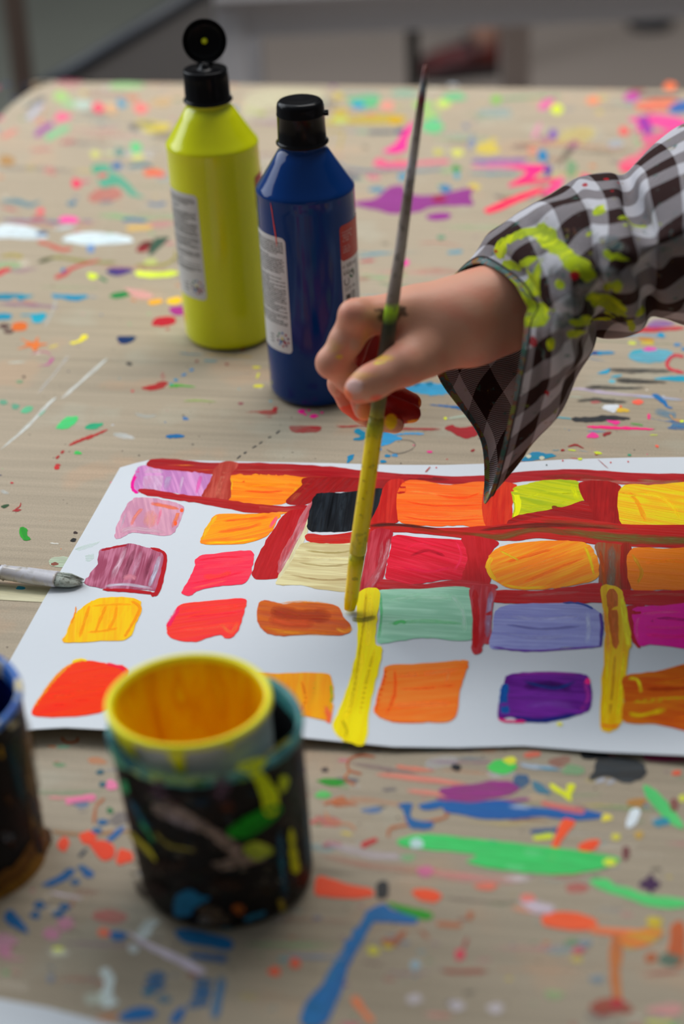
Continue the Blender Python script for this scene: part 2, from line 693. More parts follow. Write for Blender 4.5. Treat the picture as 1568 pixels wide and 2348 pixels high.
# long washed-out smears lying along the table
for i in range(150):
    if i < 100:
        y = rs.uniform(215, 700)
    else:
        y = rs.uniform(1740, 2250)
    x = rs.uniform(-40, 1600)
    l = rs.uniform(60, 230)
    c = lin(rs.choice(pal), KT)
    TM.stroke([(x, y), (x + l * 0.5, y + rs.uniform(-4, 8)), (x + l, y + rs.uniform(-2, 14))], [rs.uniform(3, 8), rs.uniform(6, 16), rs.uniform(2, 8)], c, c, rs.uniform(0.12, 0.38), 0.5)

TM.dz = 3e-7
TM.parse('''
// ---- far strip
s 9ad08c - .6 .2 16 250,198 330,196
s 9a5a70 - .4 .3 12 190,218 260,216 300,222
s d08060 - .6 .2 12 290,222 320,226
s 5a6470 - .6 .3 14,20 55,250 80,235 105,222
s b8bcd0 - .8 .3 22,14 62,275 80,255 100,235
b a0c878 - .8 .2 18,13 140,222
b a0c090 - .7 .2 16,16 160,240
b b8ccc0 - .7 .2 20,14 190,240
b f04a6a - .9 .1 14,11 226,247
b e0b080 - .6 .1 16,12 255,250
b 2f8fb0 - .9 .1 11,9 278,238
b ef7a78 - .85 .1 18,12 322,248
b c8a870 - .5 .1 24,10 370,235
b 1e6aa8 - .8 .2 18,9,-25 530,256
b e8628a - .9 .2 20,10,-10 142,268
s 9a4a98 - .85 .2 14 80,312 100,296 122,284
s 74c08a - .85 .2 16,12 105,318 130,305 160,290
s e88078 - .7 .3 14 0,315 25,305 40,295
s e88878 - .6 .3 14 75,282 110,272
s c06068 - .5 .2 10 140,328 175,322
s 4a5a70 - .75 .4 12 290,288 330,285 360,286
s 8090a0 - .4 .3 10 200,285 290,286
b 5fbf7a - .9 .1 12,14 312,338
s c87078 - .4 .2 9 70,345 120,342
b c8c870 - .8 .1 11,9 218,353
s c0c880 - .6 .2 8 240,352 262,352
s d0d070 - .8 .2 12 300,362 330,358
b 4f8a80 - .7 .1 12,10 275,348
b b08040 - .7 .2 20,12 15,368
b 3fa080 - .9 .2 22,13 232,388
p 3fa080 50a890 .85 .2 30 230,385 262,395 290,415 312,440 330,452 300,448 270,425 240,432 225,415
b e05a60 - .9 .1 12,6,-10 236,402
b 2050a0 - .9 .1 12,9 268,380
s 2a6090 - .85 .3 12,14,8 290,382 330,378 352,386
s ff7040 e03060 .9 .1 11 330,398 360,398 378,402
b e02858 - .95 .1 13,10,40 175,420
s d07080 - .6 .2 9 180,420 205,414
b e08080 - .4 .2 12,8 112,390
s 4068a0 - .75 .5 9,15,12,8 0,460 40,462 70,470 95,458
b 2a60a0 - .7 .2 10,7 165,466
s 4060a0 - .5 .5 12 225,465 262,462
s 3070a0 - .8 .4 10 335,465 362,470 382,464
b e05060 - .85 .2 10,7 93,484
s c85060 - .6 .3 9 0,475 45,483
s 7a68a0 - .55 .3 9 0,503 60,506 110,504
s 3a50a8 - .7 .3 7 100,508 150,510
s f050a0 - .95 .1 11,16,8 135,504 160,503 180,506
s 7070b0 - .5 .3 7 185,506 215,508
s 2a50a8 - .85 .3 9 280,506 300,503 340,508
s d8b060 - .75 .2 12 290,524 320,522 350,520
p c4d2d6 d4e0e4 .95 .35 0 0,515 60,518 90,530 110,545 60,548 20,545 -20,545
p c8d8dc d8e4e8 .95 .3 0 145,550 165,538 200,532 250,535 300,545 298,555 250,560 200,562
s c0d0d4 - .7 .4 14 120,525 180,518
b 6090c8 - .7 .2 9,10 208,570
b 203880 - .8 .2 14,5 95,536
s b85048 c06850 .9 .2 6,10,8 85,554 110,560 140,572 165,570
p 302818 901828 .95 .1 0 312,575 325,556 350,552 345,568 330,578
p 304838 3a5a48 .95 .1 -35 340,582 355,548 388,545 368,565 350,582
s 9a9048 808040 .85 .3 6,10,8 90,600 130,590 200,600 270,602
s 304020 - .7 .3 6,12,4 85,602 105,596 125,592
s 9a9048 - .8 .2 7 310,608 370,608 400,592 402,575
s a89830 - .8 .3 7,12 0,588 30,584 55,590
b b8c070 - .8 .2 16,8 345,600
s c83040 - .9 .2 14,8 -10,630 10,620 25,617
s b84848 c04040 .9 .2 9,10,4 125,637 150,628 165,615 230,595
s 3050a0 - .9 .1 9 140,622 150,618
p 302870 602878 .95 .2 0 245,620 260,614 300,616 300,624 270,632 248,628
s c8dc30 d8e848 .95 .2 12,14,10 310,625 350,630 410,626
b c8d830 - .95 .1 12,7 212,633
s 3a7a50 - .85 .2 5,8 225,635 245,645
// ---- blue dash rows at left
p 1a5a98 2870a8 .95 .3 0 -10,675 30,673 75,678 60,684 45,690 35,682 20,688 -10,686
p 1560a8 2070b0 .95 .2 0 120,674 150,676 195,676 200,682 175,690 140,684 122,682
s 7aa0c0 - .5 .3 5 200,680 225,682
p 1a6aa8 - .95 .2 0 -10,720 25,720 22,732 -10,733
p 2070a8 2880c0 .95 .1 0 55,721 100,718 105,728 92,740 75,738 70,725 50,724
p 087030 148040 .97 .0 -8 250,678 270,670 300,667 306,670 290,680 262,684
p f0a0a0 e8b0a8 .65 .3 0 285,662 320,664 350,676 340,685 310,682
p f0a000 f0b010 .95 .1 0 342,690 365,686 372,692 355,698 343,698
p f0b000 e8c020 .95 .1 0 384,688 405,680 418,688 405,698 386,696
p a02880 902070 .9 .1 0 388,706 420,702 425,718 400,722
p b01020 a81828 .97 .05 0 350,735 372,726 402,728 400,740 380,748 350,746
b c04040 - .5 .1 5,3 384,755
p d06820 c85c20 .95 .1 0 27,750 35,740 60,740 62,750 50,758 30,757
b 503030 - .8 .2 12,6 10,748 20,760
p d06828 d87838 .95 .1 -20 45,776 75,785 88,772 90,786 108,788 90,795 78,806 70,795 40,800 62,788
b 0f1c58 - .97 .0 22,9,-3 288,779
b 0f2050 1a2860 .9 .0 12,5,-3 300,776
p e8d820 - .9 .1 -20 160,785 180,780 190,768 202,770 190,782 170,788
s e8d830 - .6 .3 6 110,798 135,790
s c06090 - .7 .3 4 70,812 100,806 118,815
p b85090 - .8 .2 0 85,838 105,835 120,818 122,828 108,838
s c8d8d0 - .6 .4 5 15,832 60,830
b 60a078 - .5 .1 8,4 45,875
b 382830 - .6 .1 4,3 55,864
// white chalk line
s c8d0cc d8dcd8 .8 .45 5,8,10,9,5 0,1032 60,980 110,928 130,910
s ccd4d0 dde0dc .85 .4 9,7,9,5 140,915 180,880 220,845 248,820
s c8ccd0 - .4 .6 8 85,905 130,850 160,812
s 70c0a0 - .6 .4 6 88,955 105,940
s c0ccd0 - .35 .5 10 100,750 120,715 130,680
// greens
b 48a888 - .7 .3 10,6 8,922 35,932
b 58b888 - .8 .2 14,7,-20 62,940
p 48c068 3fbf70 .9 .1 -15 128,980 150,958 175,955 178,962 160,980 138,984
p 109068 2aa070 .95 .1 -8 195,982 205,972 232,970 234,975 215,985
b 30b850 - .85 .1 9,4 178,1038
s a82020 b03028 .9 .25 3,8,7,3 158,1022 178,1012 210,1000 247,985
b a02020 - .9 .1 5,3,-40 143,1036 132,1048
b b03030 - .8 .1 6,3 133,1066
b c02828 - .9 .1 6,5 130,1072
s d0d4d4 b8c4c4 .6 .3 9,16,8 258,995 285,1000 310,1005
s b0b8b4 - .5 .3 8,12,6 308,948 335,955 360,952
s 0f50a0 0a4898 .97 .1 7,9,6 380,1001 400,1000 423,1000
s b02828 - .85 .6 6 325,890 350,889 358,882
p b01c20 a82020 .9 .25 0 326,888 355,880 372,874 385,878 372,890 345,895 328,892
s c86868 - .5 .5 14,8 375,872 372,850
s 2878b8 - .9 .1 4 388,880 396,880
b 1a6ab0 - .95 .1 6,3 403,871
b 3a80b0 - .9 .1 6,3,-20 422,859 439,848
s 20a020 50a838 .9 .2 6,7,2 388,886 410,884 448,887
s 88b040 - .75 .4 4,6,2 420,920 450,918 500,922
s d8b050 - .7 .4 3 465,812 520,815 585,819
s 3080a0 - .7 .3 4,3 408,809 440,812 465,813
s 3878b0 - .7 .4 5 466,826 482,828 500,828
b 904040 - .7 .1 4,3 451,828 520,835
b d8d030 - .8 .2 9,3 588,842
s d8d840 - .8 .2 5 588,868 594,855
b d8d030 - .8 .2 12,4 592,885
s 8898a0 - .6 .3 2 556,855 580,857
p b02028 a83030 .85 .4 0 562,945 600,942 632,940 630,950 605,950 590,946
b b02028 - .8 .2 7,5,-30 630,938
s b03038 - .8 .5 3 605,955 625,957
b 904050 - .8 .1 6,3 552,925
b 203040 - .5 .1 3,2 420,952 442,1019 500,1060
// pink dots near the blue bottle
b f0208c - .97 .0 8,5,-8 692,943
b f0208c - .97 .0 10,5,-5 719,954
b f0208c - .95 .0 4,2.5 708,941 700,950 738,946
// red line across the middle
p a01c24 a82c30 .85 .5 0 665,977 700,976 735,978 730,990 700,992 670,990
s b01c24 a02028 .92 .3 2,4,9,6 775,980 830,976 870,980 930,983 1012,984
p a01c24 981820 .95 .1 0 1020,982 1035,974 1050,980 1075,978 1100,972 1118,985 1095,998 1070,1005 1050,1000 1035,990
s b02028 - .85 .4 5 770,977 800,978 825,976
p 1468a8 1a60a0 .95 .1 -10 813,985 825,984 838,992 836,1005 825,1000 812,990
p 1060a0 - .95 .1 -10 812,1005 838,998 836,1008 812,1010
p 2090c8 2a9ad0 .92 .2 0 868,988 890,990 920,1005 905,1012 880,1022 868,1020
s 3aa0d8 - .8 .2 4 905,996 935,994 972,995
p 1060a8 - .95 .1 -30 795,1058 800,1045 812,1042 808,1052 797,1062
b 1060a8 - .95 .1 7,3.5 878,1058 888,1045
b 2a90c8 - .7 .1 8,4 905,1044 868,1030
s 404040 - .6 .2 2 885,1030 910,1040 940,1032 952,1020 940,1010 918,1008
s 2a98c8 3aa8d0 .88 .2 8,24,30,18 925,892 960,890 1000,893 1040,890
b 1060a0 - .9 .1 9,5 932,882 955,880 985,880
s 1a50a8 - .95 .1 2,4,12 985,928 1030,932 1068,936
s b8ccb8 - .7 .3 4,8 1022,960 1050,956 1085,950
b d8e020 - .97 .0 4,3 1021,959
b f03090 - .8 .1 7,3 985,1036
b 902028 - .9 .1 5,3,-20 1084,1033
// dashes in black pen
s 303438 - .9 .1 3 543,1052 552,1044
s 303438 - .9 .1 3 558,1040 566,1036
s 303438 - .9 .1 3 578,1027 588,1022
s 303438 - .9 .1 3 594,1018 602,1012
s 303438 - .9 .1 3 614,1004 622,1001
s 303438 - .9 .1 3 632,994 642,987
// left middle near the paper
p 249a24 1c8a20 .95 .1 70 45,1212 55,1208 63,1215 62,1225 70,1235 60,1240 48,1232
b 204828 - .9 .1 9,4,-15 12,1160
s a02020 - .9 .2 3,2 28,1172 44,1162 48,1152
b a02028 - .9 .1 8,3,-10 40,1170
b 302020 - .9 .1 5,3 173,1221
b 181818 - .95 .1 7,4,-15 168,1238
s c0ccd0 - .5 .3 12,6 0,1125 22,1132
b b82030 - .8 .1 4,2 27,1107
s d8d8d0 - .7 .2 3 115,1245 135,1247
p b0bca4 a8b89c .85 .2 0 115,1280 150,1276 160,1285 150,1300 118,1298
b 804030 - .9 .2 8,4 125,1293
// ---- upper middle / right
s 98a050 b0b060 .7 .2 14,12 560,250 610,262
p d2cfae c4c0a0 .6 .4 0 560,225 610,205 720,205 740,215 740,250 620,250 560,270
s 70a0a0 - .6 .3 8 760,214 850,214 870,216
b c8b040 - .7 .2 14,8 775,220
p 60b880 50b078 .85 .2 0 800,225 868,220 862,245 830,248 805,240
b 1a90b8 - .95 .1 14,9 822,241
b e89080 - .8 .1 16,10 885,242
b 70b8a0 - .5 .1 30,8 930,214
p c0a838 b8a030 .85 .3 0 735,285 760,270 770,250 795,252 800,268 850,262 900,262 930,268 925,278 880,285 800,284
b c8a020 - .85 .1 18,11 908,275
b b8c870 - .7 .1 18,8 780,275
s c0a840 - .6 .3 8 735,303 780,300 785,310 775,350
s 405868 - .8 .3 12 842,304 880,303 905,302
s 303878 - .9 .2 12 905,302 935,300
p f02090 f83898 .95 .1 -50 880,345 905,330 925,300 945,280 950,290 935,320 930,345 900,352 885,350
p f05088 f87890 .85 .2 0 855,375 870,360 890,370 925,368 945,372 940,382 900,388 860,382
s e06888 - .75 .2 10 945,375 990,372 1030,370
b 98c868 - .85 .2 22,9 970,240 985,262
b 60c080 - .85 .1 26,14 990,290
b 60b880 - .85 .1 26,10 1040,222
b c0d860 - .9 .1 16,9 1018,238
s 5080a0 - .6 .3 10 780,382 840,392 900,388 960,392 1020,386
s 405878 - .75 .3 16,20,8 770,395 800,405 832,408
b 1a70b8 - .9 .1 10,7 922,406
b 2a9040 - .9 .1 12,7 1045,386
b 4080c0 - .7 .1 7,9 1048,402
b d0d060 - .85 .1 15,9 1048,350
b c8c050 - .7 .1 12,7 1005,348
s 8a6068 - .6 .3 6 1020,328 1060,326 1100,320
b 8090b0 - .6 .1 9,14 1082,328
// purple fish shape
p 8a2a80 903088 .95 .15 5 815,462 860,455 890,430 920,425 935,440 960,448 1010,445 1040,438 1085,430 1078,450 1085,470 1045,472 990,475 960,485 900,490 860,480 818,472
b a02038 - .7 .1 18,8 1008,456
b 8a2a80 - .95 .1 30,9,-3 1008,496
b 3060b0 - .8 .1 14,9 1020,432
b 3a88a8 - .75 .1 18,6 865,435
s 4a98b0 - .7 .3 5,9,4 820,590 860,582 900,580
s b84858 - .7 .2 6 825,600 860,596
b f040a0 - .9 .1 10,8 928,602
s 4a98b0 - .7 .2 7,10 1025,580 1060,576
b 3f9070 - .7 .1 9,5 1012,545
// pink zigzag
s c070a0 e87090 .9 .2 6,14,16,12 1080,383 1150,380 1200,382 1260,385
s 3a70b0 - .7 .3 5,9,7 1070,396 1140,398 1195,396
p f0207c f83088 .97 .05 -60 1160,382 1250,378 1240,395 1215,412 1190,425 1165,426 1195,405 1205,392
s f03070 e83060 .95 .1 10,12,8 1170,422 1220,416 1280,412
p f02048 f02868 .97 .05 -20 1112,480 1150,462 1200,442 1240,430 1245,438 1190,462 1150,480 1120,488
p f03080 f05890 .9 .1 -60 1240,450 1270,415 1290,405 1288,430 1265,445
b 5a3a90 - .9 .1 9,16 1255,390
b 1a60b0 - .95 .1 12,12,-30 1243,357
s 7a58a8 - .7 .2 10 1080,370 1140,368 1210,366
b 7850a8 - .8 .1 11,12 1268,308
p c0b070 c8b878 .75 .3 0 1290,300 1350,290 1365,310 1330,330 1290,325
p 504a44 605850 .75 .4 -30 1275,380 1300,340 1320,325 1315,345 1290,370
s 303030 - .6 .5 8,14 1225,500 1260,470 1240,445
b 60a070 - .6 .2 12,20 1310,385
s e060a0 - .85 .1 16,18 1235,250 1270,225
b d0dc38 - .95 .1 14,11 1277,251
b f09068 - .85 .1 16,9 1360,230
s 60a070 - .7 .3 9 1120,232 1160,226 1230,222 1290,222
b 78b848 - .85 .1 12,10 1138,228
s e090b0 - .6 .2 12 1220,320 1240,280
b b07090 - .5 .2 16,10 1315,330 1250,320
b f05080 - .8 .1 10,8 1342,406
b f09078 - .6 .1 12,9 1222,345
// far right cluster
s 383840 503050 .85 .3 8,12,8 1425,216 1500,220 1568,218
b f07040 - .95 .1 16,10 1536,198
b c040a0 - .85 .1 20,10 1448,222
p e87060 f08058 .8 .2 0 1460,235 1530,225 1568,235 1560,250 1500,255 1460,250
p e83090 f050a0 .9 .15 -10 1440,272 1500,262 1560,270 1580,290 1540,300 1500,290 1480,300 1455,300 1462,285
b 3050b0 - .9 .1 28,14,-20 1560,245
b 8a3aa0 - .8 .1 14,26,-20 1480,290
b f06060 - .85 .1 14,10 1430,300
p f05090 e86098 .8 .3 -10 1470,310 1530,300 1580,296 1580,320 1520,318 1480,330
b f0b030 - .85 .1 24,12 1550,322
p f06080 f87090 .85 .2 -30 1415,380 1440,360 1490,350 1510,335 1520,345 1490,370 1450,388
b f04870 - .85 .1 20,9 1440,388
b a0b8d0 - .4 .2 20,10 1410,330
p f04080 f86090 .7 .3 -30 1460,350 1520,310 1560,300 1568,315 1510,345
// ---- right side behind the cuff
s c82838 b83040 .85 .2 10,14,8 1350,750 1420,748 1480,755 1568,752
s d83848 - .9 .1 10,16 1358,750 1390,756
s 8a48a8 - .6 .3 12,24,8 1480,748 1510,742 1550,742
s 70a0c8 - .5 .3 8 1425,768 1480,768 1530,772
b 1870b8 - .95 .1 9,5 1516,768
s b87830 c8a030 .85 .2 7,9 1462,777 1500,780
s d8b820 - .9 .1 8 1468,786 1500,787
b d8e030 - .9 .1 10,4 1450,786
s 98a080 - .5 .4 4,5 1300,780 1380,782 1568,790
s 1a68b0 1560a8 .95 .1 3,7,8,3 1345,812 1365,810 1385,809 1410,808
b 102c80 - .9 .1 10,3.5 1362,809
p 5098b0 60a8b8 .9 .2 3 1442,812 1475,800 1530,802 1545,815 1525,828 1480,832 1450,825
s 2080b8 - .9 .1 6 1445,808 1475,803
b d050a0 - .9 .1 15,5 1490,800
b 3080b0 - .8 .1 8,4 1552,790 1570,800
s c03038 c84050 .9 .2 7,9,7 1568,818 1545,815 1530,830 1535,845 1568,855
b c8dc20 - .95 .0 6,4 1335,821
s 2a60b0 - .4 .3 4 1330,818 1390,828
p 1870b8 2080c0 .95 .1 -10 1370,855 1390,848 1400,845 1395,855 1380,857
s 303030 3a3c3c .93 .55 10,16,12,9 1395,847 1440,850 1490,850 1540,852
s 2080c0 - .85 .2 5 1400,865 1425,860
p 1878b8 2088c8 .93 .2 5 1500,868 1540,862 1568,862 1568,874 1530,872
s 282828 303030 .95 .5 9,15,10,6 1410,870 1440,873 1490,875 1530,877
s c8b8d8 - .6 .3 4,9,4 1300,893 1335,892 1400,902 1568,915
s 282828 303030 .93 .55 12,13,9,9 1340,889 1380,888 1430,890 1480,889
s a8bcd8 - .75 .4 6 1450,908 1510,912 1568,918
s 282c2c - .93 .55 5,12,13,6 1320,920 1360,916 1400,920 1440,922
s b8ccb8 - .5 .3 4 1300,910 1340,911
b ff6850 - .95 .0 12,6 1461,922
b c06060 - .6 .1 12,3 1365,922
p c8d0d8 d8dce0 .9 .3 0 1380,935 1390,928 1418,930 1408,945 1390,940
p d8b030 - .9 .1 0 1418,935 1440,938 1442,944 1416,944
b ff6030 - .95 .0 3,2.5 1423,932
p 2858b0 2050a8 .9 .1 40 1495,905 1510,905 1525,918 1530,928 1542,936 1530,936 1518,925 1505,915
s 22242a 282c30 .97 .25 8,12,13,6 1310,960 1350,962 1400,958 1445,960
s 3a80b8 - .8 .2 3 1265,955 1310,960
p f03090 - .95 .1 0 1390,963 1422,966 1410,974 1402,970
s f01870 f02078 .98 .0 4,7,7,2 1345,978 1390,980 1440,982 1502,984
p f03890 - .95 .1 0 1345,1000 1358,990 1370,995 1372,1003 1350,1004
p 902028 - .9 .1 -10 1380,998 1385,992 1402,990 1398,996 1386,1000
s 6090b8 - .6 .4 6 1345,988 1390,990
p 4060b0 3050a8 .75 .5 5 1490,960 1530,965 1568,965 1568,985 1530,982 1540,970
s 4068b0 - .6 .5 18,24 1500,942 1530,950 1550,958
s d09850 - .8 .3 5,8 1535,948 1545,962 1568,966
b c8d830 - .95 .0 5,3 1563,966
b f03880 - .9 .1 4,7 1487,955
s 50a040 - .7 .2 4 1445,971 1475,975
s 902020 - .9 .1 3,5,2 1302,1024 1320,1020 1338,1028
b 901818 - .95 .1 4,3 1290,1032 1368,1041
s c8d830 - .85 .1 3 1302,1031 1320,1033
p c8d830 - .9 .1 0 1360,1035 1372,1036 1380,1040 1368,1042
b 2f9070 - .9 .1 5,2.5 1443,1043
b ff6a50 - .9 .1 5,3,20 1506,1023
s c8d840 - .7 .1 3 1490,998 1508,997
s 70a8b8 - .5 .3 3 1325,1033 1350,1036
p 1068a0 1a78a8 .95 .2 0 1195,1056 1210,1042 1230,1036 1255,1040 1275,1044 1255,1050 1220,1056
s 1468a0 - .8 .3 3 1265,1033 1283,1032
b d0cdb0 - .8 .1 6,4 1242,1050 1212,1046
''')
TM.parse('''
// ---- in front of the artwork
s a04820 b05828 .85 .2 5 860,1735 825,1732 800,1742 800,1765 830,1775
s b86830 - .8 .2 5 805,1765 790,1785 815,1800
s b05828 - .75 .2 6 780,1850 760,1840 742,1845
p b86038 c07040 .8 .3 0 760,1835 785,1825 800,1838 820,1845 770,1848
s c08058 - .7 .2 6 745,1860 760,1885 800,1890 815,1905
s b06030 - .8 .2 7 890,1920 895,1900 930,1892 1000,1880 1025,1870 1018,1855
s a85028 - .6 .2 6 1000,1840 980,1850
s 80b070 - .4 .2 9 770,1800 800,1805
b 1f8f20 109018 .95 .2 32,8,4 760,1792
b 58c060 - .8 .2 18,9 740,1822
b 302830 - .7 .2 9,6 745,1765
s 8a7070 907880 .6 .3 10,14,10 805,1750 880,1762 960,1775
s f08068 e88870 .85 .3 10,14,8 905,1755 940,1762 1000,1768
s e88878 f08870 .75 .3 12,18,12 860,1775 960,1785 1080,1800
s e88878 - .7 .3 12,16,10 930,1812 1000,1820 1090,1828
p 8a2a78 982f80 .9 .25 3 1010,1808 1080,1798 1130,1790 1180,1795 1190,1810 1160,1825 1120,1832 1060,1835 1020,1825
s 903080 - .8 .2 8 1000,1830 1100,1838 1220,1832
b 20b0a0 181818 .9 .1 2,2 1046,1758
b 181c20 - .97 .0 12,8 1046,1759
p 3fc050 48c858 .95 .1 0 1118,1758 1140,1742 1175,1748 1185,1760 1160,1775 1130,1770
b d8d838 - .95 .1 16,8 1170,1744
s a8b8c8 b8c8d8 .85 .3 10,16,8 1190,1750 1220,1758 1280,1760
s 5080c8 - .6 .3 8 1230,1760 1290,1766
b 80b080 - .7 .2 28,12 1315,1765
p 2a7898 388098 .8 .2 30 1220,1790 1245,1800 1262,1820 1230,1815
p d8dc20 - .93 .1 35 1260,1795 1280,1805 1298,1815 1300,1798 1318,1800 1312,1820 1308,1838 1290,1825 1265,1810
b 204890 - .7 .2 18,16 1195,1790
s 608098 - .6 .3 8 1040,1738 1120,1740
s f07058 - .7 .2 12 1200,1732 1240,1728
p 282c30 3a4044 .97 .2 0 1365,1745 1390,1735 1440,1738 1475,1750 1480,1775 1460,1790 1430,1795 1390,1780 1350,1790 1362,1765
b 181c20 - .95 .1 32,10 1360,1730
b b0b4c0 - .8 .3 12,5,-15 1375,1790 1400,1793
p c03070 8a2868 .8 .3 0 1480,1730 1568,1735 1568,1745 1490,1745
b f06040 - .9 .1 10,6 1550,1772
p 48c068 58c870 .92 .1 45 1475,1800 1500,1810 1530,1840 1560,1880 1568,1900 1540,1890 1500,1850 1480,1825
b 8a4040 - .6 .2 10,16 1545,1845
b d8dc48 - .85 .2 9,9 1565,1830
// big blue streak
p 1a48a0 1540a0 .95 .1 5 1020,1838 1080,1840 1150,1835 1220,1850 1300,1855 1370,1862 1375,1875 1310,1880 1240,1872 1180,1878 1110,1878 1060,1868 1020,1860
p 1548a0 - .95 .1 0 962,1844 1010,1836 1020,1848 975,1858
p 20489a - .95 .1 60 912,1845 945,1842 940,1865 950,1880 990,1885 988,1900 950,1900 935,1890 925,1860
b 1870a8 - .8 .1 14,6 1128,1932
s c0ccd8 - .6 .3 12 1165,1848 1220,1852
b c8b090 - .5 .2 20,10 1230,1830
s e07068 - .7 .2 10,18 1240,1840 1280,1850 1340,1862
b e8d840 - .9 .1 12,8 1390,1875
p c8d4dc d8e0e4 .95 .1 -60 1435,1890 1445,1860 1462,1852 1468,1862 1458,1888 1440,1898
b 3070b0 - .85 .2 22,10 1515,1885
b b88038 - .8 .2 20,10 1460,1840
b e0d838 - .8 .2 11,7 1412,1918
s 304088 - .8 .2 10 1215,1907 1260,1904 1290,1900
s d8e020 c8d838 .93 .2 12,16 1222,1922 1250,1918 1268,1915
// red orange drips right
p ff5a28 f85020 .97 .05 -65 1290,1880 1305,1878 1318,1885 1305,1905 1285,1930 1278,1960 1265,1978 1258,1970 1268,1930
p ff5020 - .97 .05 -5 1325,1940 1345,1928 1372,1925 1370,1940 1350,1952 1330,1950
// big green streak
p 30c05c 38c864 .93 .15 6 925,1920 990,1912 1080,1922 1160,1930 1220,1938 1290,1945 1360,1955 1420,1968 1400,1985 1350,1998 1290,2005 1200,2000 1120,1990 1070,1975 1090,1960 1000,1950 930,1942 910,1932
b 60d080 - .8 .3 24,7 1220,1955 1180,1990
b c0d4d8 - .85 .2 16,12 955,1935
b d0d838 - .95 .1 15,10 1400,1977
p 48c868 50d070 .9 .15 20 1350,2020 1390,2015 1410,2030 1440,2035 1480,2050 1568,2062 1568,2080 1500,2080 1440,2060 1380,2040
b 402048 - .9 .2 24,12 1490,2028
b 402048 - .9 .2 10,20 1492,2026
b 703038 - .8 .2 9,18 1435,1955
b c8a040 - .8 .2 10,10 1465,1915
s b01820 c02028 .93 .1 14,10 828,1940 845,1932 865,1924
b b04050 - .5 .2 22,8 760,1936
s c8bcc8 - .5 .4 18,26,14 740,1930 850,1960 930,1965
s b87060 - .4 .4 14,22 730,1960 850,1985 1000,1998
s e88080 d8a0a0 .55 .4 18,26,20 950,1990 1050,2010 1200,2020
b f07860 - .8 .2 26,9 1115,2032
b d870a0 - .6 .2 18,14 975,1998
s d8ccd0 - .7 .3 14,20 1150,2015 1220,2015
p f04818 f85020 .96 .05 6 728,2010 760,2015 800,2028 850,2038 852,2055 800,2060 745,2055 722,2048
p f04818 f85828 .96 .05 8 945,2042 980,2038 1010,2050 1000,2068 960,2062
p ff5820 f86030 .96 .05 8 1245,2098 1290,2090 1340,2098 1370,2115 1350,2132 1290,2130 1248,2120
s f07040 f08850 .85 .2 14,20,12 1350,2130 1420,2138 1500,2140
s f0a080 - .7 .3 14,18 1170,2080 1230,2090
s d8c8d8 - .75 .3 20,36,20 1190,2060 1230,2080 1275,2085
b f08070 - .8 .2 18,10 1210,2058
s 706058 - .5 .3 8 1010,2058 1120,2068 1190,2068
b 202428 - .9 .2 15,24 875,2040
p 1a9010 249818 .95 .1 8 885,2068 940,2080 990,2092 985,2108 950,2105 920,2092
p 1a50a0 1848a0 .95 .05 5 840,2090 880,2072 900,2085 955,2105 950,2118 900,2115 845,2112
p 1848a0 1a58a8 .95 .1 -65 838,2095 862,2100 835,2150 800,2215 790,2250 770,2300 745,2348 690,2348 700,2300 735,2260 755,2225 790,2170 820,2130
b 1a50a8 - .95 .0 15,12 820,2140 803,2165 790,2190 775,2225 762,2255 745,2280 730,2300 715,2325
b 2050a0 - .9 .1 22,12 722,2310
s ff8a50 ff7840 .9 .2 20,12 810,2285 830,2315 855,2345
s b86038 a85828 .8 .2 10,16 1075,2110 1080,2090
s c06838 - .6 .2 14 1000,2118 1060,2122
b d0c838 - .85 .2 14,10 855,2180
b c8b830 - .8 .2 12,7 890,2170
s b05830 - .7 .2 14 875,2155 900,2160 930,2135
s b06040 - .6 .3 12 960,2130 985,2155
b d03850 - .9 .1 13,13 1055,2188
s a03838 - .7 .2 8 1062,2175 1072,2150
b 98b8c8 - .7 .1 12,10 952,2212
s a05040 - .7 .4 14 1010,2225 1060,2228 1120,2226
s 8090a8 - .5 .3 12 700,2192 750,2195
s 8a7068 - .5 .3 10 828,2205 880,2212
s b86030 c07030 .9 .2 24,28,22,16 1415,2140 1412,2180 1410,2240 1418,2310
p a84828 983828 .8 .3 0 1350,2310 1380,2290 1410,2290 1440,2300 1450,2320 1400,2325 1380,2330
b b82838 - .8 .2 16,10 1415,2300
p c05820 b85020 .9 .2 -70 1540,2120 1568,2118 1568,2210 1530,2200 1535,2160
p c8a030 e07828 .85 .2 10 1420,2150 1470,2130 1510,2120 1520,2140 1490,2165 1440,2175
b c8b020 - .9 .2 18,10 1500,2112
b b05828 - .8 .2 14,12 1492,2195
b 4a7060 - .8 .2 26,14 1535,2200
b d06070 - .7 .2 12,9 1325,2178
b 7890a0 - .6 .3 18,10 1340,2162 1370,2245
s a85048 - .6 .3 14 1470,2235 1568,2225
b 98b880 - .6 .3 26,10 1270,2280
b d8d0d8 - .6 .2 18,12 950,2290 1048,2305 1135,2312
s e89088 - .6 .3 12 970,2325 1040,2330
s c8d060 - .7 .2 12 1480,2345 1540,2345
p f0a0a0 - .5 .2 0 1480,2315 1540,2300 1568,2310 1540,2330
''')
